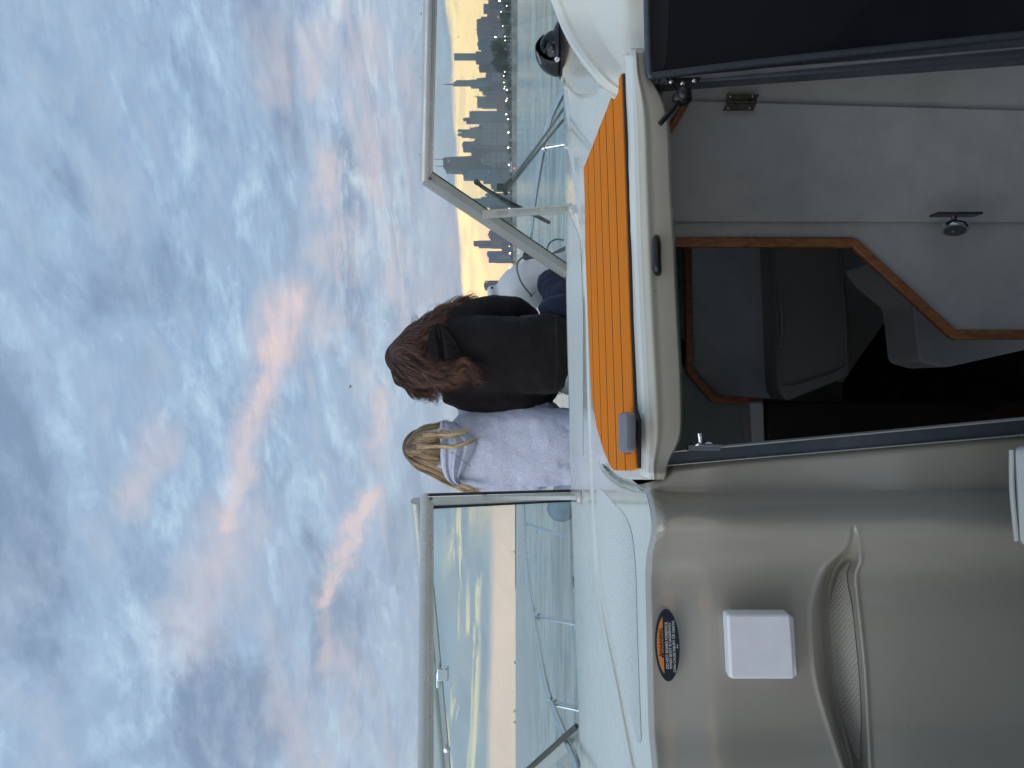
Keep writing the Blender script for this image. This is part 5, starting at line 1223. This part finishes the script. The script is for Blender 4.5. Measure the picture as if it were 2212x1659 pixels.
tb(mb, [I(992, 900, .02), I(1030, 892, .02), I(1090, 889, .02), I(1150, 891, .02), I(1185, 892, .12), I(1203, 912, .30), I(1203, 930, .42)], [.044, .056, .054, .058, .055, .046, .034])
h2 = cloth('hoodie', mb, GREYH, p2, .007, .050, .16, 4)
tx = bpy.data.textures.new('creases', 'MARBLE'); tx.noise_scale = .16; tx.turbulence = 9; tx.marble_type = 'SHARP'
d = h2.modifiers.new('creases', 'DISPLACE'); d.texture = tx; d.strength = -.007; d.mid_level = .5; d.texture_coords = 'LOCAL'
def hood_pt(s, v):
    # s across from right (0) to left (1); v from rim to the draped point
    top = sm([(0,958),(.12,951),(.3,949),(.5,950),(.7,953),(.85,965),(1,990)], s); bot = sm([(0,985),(.15,1003),(.3,1020),(.42,1036),(.55,1030),(.75,1008),(.9,992),(1,998)], s)
    y = sm([(0,908),(.12,914),(.5,966),(.85,1036),(1,1052)], s); yb = sm([(0,912),(.3,940),(.45,958),(.7,1000),(1,1052)], s)
    x = lerp(top, bot, v); yy = lerp(y, yb, v)
    e = min(1, 4*s)*min(1, 4*(1-s)); d = -.075-.11*e**.6*(1-.45*v**3)
    d += .016*exp(-((v-.17-.10*s)/.045)**2)*(.4+.6*s)+.006*sin(s*13+v*6)*(1-v)*e+.012*exp(-((v-.48-.28*s)/.05)**2)*s-.010*exp(-((v-.33-.2*s)/.07)**2)*s+.05*(1-min(1, v/.07))**2
    if v > .9: d += (v-.9)*.40
    return I(x, yy, d)
hood = gridmesh('hood', hood_pt, 70, 54, GREYH, h2, .010)
mb = MB(); mb.tube([hood_pt(.56+.0*k, .30+.55*k/8)+Vector((-.01*k/8*6, -.0015, 0)) for k in range(9)], .0011, 5); mb.build('hood_seam', mat('grey seam', (.16,.165,.20), .9), hood, True)
mb = MB()
tb(mb, [I(1265, 995, .0), I(1242, 1045, .12), I(1212, 1100, .28), I(1232, 1080, .38), I(1280, 1025, .54)], [.10, .085, .066, .056, .045])
tb(mb, [I(1265, 930, .0), I(1242, 922, .2), I(1218, 912, .42), I(1240, 922, .5), I(1284, 942, .60)], [.10, .082, .064, .056, .045])
mb.ball(I(1270, 962, .0), (.18, .13, .10))
cloth('trousers', mb, DENIM, p2, .010, .022, .09, 4)
for a in (I(1290, 1022, .58), I(1292, 942, .64)):
    mb = MB(); tb(mb, [a+Vector((0, -.06, 0)), a+Vector((0, .04, .005)), a+Vector((0, .15, -.01)), a+Vector((0, .19, -.012))], [.036, .046, .042, .024], 14, .8); mb.build('shoe', WHITEP, p2, True)
BLH = mat('blonde hair', rough=.40, spec=.4, fn=hair_fn((.30,.20,.13), (.95,.74,.46), (.17,.105,.065), .50, .25))
hr2 = cap('hair', hd2+Vector((0, -.004, .015)), (.084, .098, .095), mat('blonde hair roots', (.14,.09,.06), .8, spec=.1), p2)
G2 = [[I(877,979,-.01),I(884,996,-.02),I(900,1010,-.02),I(925,1022,-.03),I(950,1034,-.05),I(970,1046,-.07),I(995,1056,-.08),I(1020,1061,-.10),I(1045,1060,-.12)],
      [I(876.5,977,-.02),I(884,990,-.06),I(902,1004,-.08),I(928,1014,-.09),I(950,1024,-.10),I(962,1034,-.10),I(978,1046,-.10)],
      [I(876.5,975,-.03),I(886,985,-.09),I(904,994,-.12),I(928,1000,-.125),I(946,1006,-.125),I(956,1010,-.11),I(962,1012,-.10)],
      [I(876.5,974,-.04),I(886,978,-.11),I(905,982,-.135),I(926,984,-.14),I(944,986,-.135),I(954,988,-.12),I(960,988,-.11)],
      [I(876.5,972,-.04),I(886,969,-.11),I(905,966,-.135),I(926,966,-.14),I(944,966,-.15),I(954,966,-.14),I(960,966,-.12)],
      [I(876.5,970,-.04),I(886,960,-.10),I(905,950,-.13),I(926,946,-.135),I(944,944,-.15),I(954,944,-.13),I(960,944,-.11)],
      [I(877,968,-.03),I(886,952,-.07),I(903,938,-.09),I(925,930,-.10),I(944,926,-.11),I(956,926,-.10),I(962,924,-.09)],
      [I(877.5,966,-.01),I(887,948,-.03),I(902,932,-.04),I(920,922,-.04),I(940,917,-.05),I(958,909,-.03),I(972,905,-.01),I(980,905,.0)]]
hair('hair_strands', G2, 3200, hr2, BLH, .0011, 11, .0065, (.003, 9), 70, .003)
LA = [[I(905, 946, -.13), I(938, 941, -.165), I(958, 942, -.215), I(975, 941, -.225), I(1000, 936, -.225), I(1015, 924, -.21), I(1027, 900, -.19)], [I(905, 934, -.12), I(938, 931, -.155), I(956, 930, -.21), I(975, 933, -.222), I(996, 928, -.222), I(1012, 916, -.21), I(1020, 904, -.19)]]
hair('hair_lock', LA, 120, hr2, BLH, .0008, 21, .0075, (.002, 9), 16, .004)
LB = [[I(900, 970, -.14), I(936, 968, -.165), I(955, 968, -.215), I(985, 967, -.232), I(1010, 959, -.228), I(1028, 950, -.20), I(1040, 944, -.19), I(1060, 944, -.185)], [I(900, 958, -.14), I(936, 961, -.165), I(955, 963, -.215), I(985, 963, -.232), I(1010, 956, -.228), I(1028, 948, -.20), I(1040, 942, -.19), I(1056, 941, -.185)]]
hair('hair_lock', LB, 110, hr2, BLH, .0008, 22, .0045, (.0015, 9), 12, .0025)
LC = [[I(960, 1040, -.07), I(985, 1052, -.08), I(1010, 1059, -.09), I(1030, 1062, -.12), I(1052, 1058, -.13)], [I(960, 1036, -.09), I(985, 1048, -.10), I(1008, 1056, -.11), I(1028, 1060, -.13), I(1048, 1057, -.14)]]
hair('hair_lock', LC, 260, hr2, BLH, .0010, 23, .006, (.003, 9), 20, .005)

# lettering as real meshes
bpy.context.view_layer.update(); dg = bpy.context.evaluated_depsgraph_get()
for o in [o for o in bpy.data.objects if o.type == 'FONT']:
    me = bpy.data.meshes.new_from_object(o.evaluated_get(dg)); n = bpy.data.objects.new('lettering', me); COL.objects.link(n)
    n.parent = o.parent; n.matrix_basis = o.matrix_basis.copy(); bpy.data.objects.remove(o)
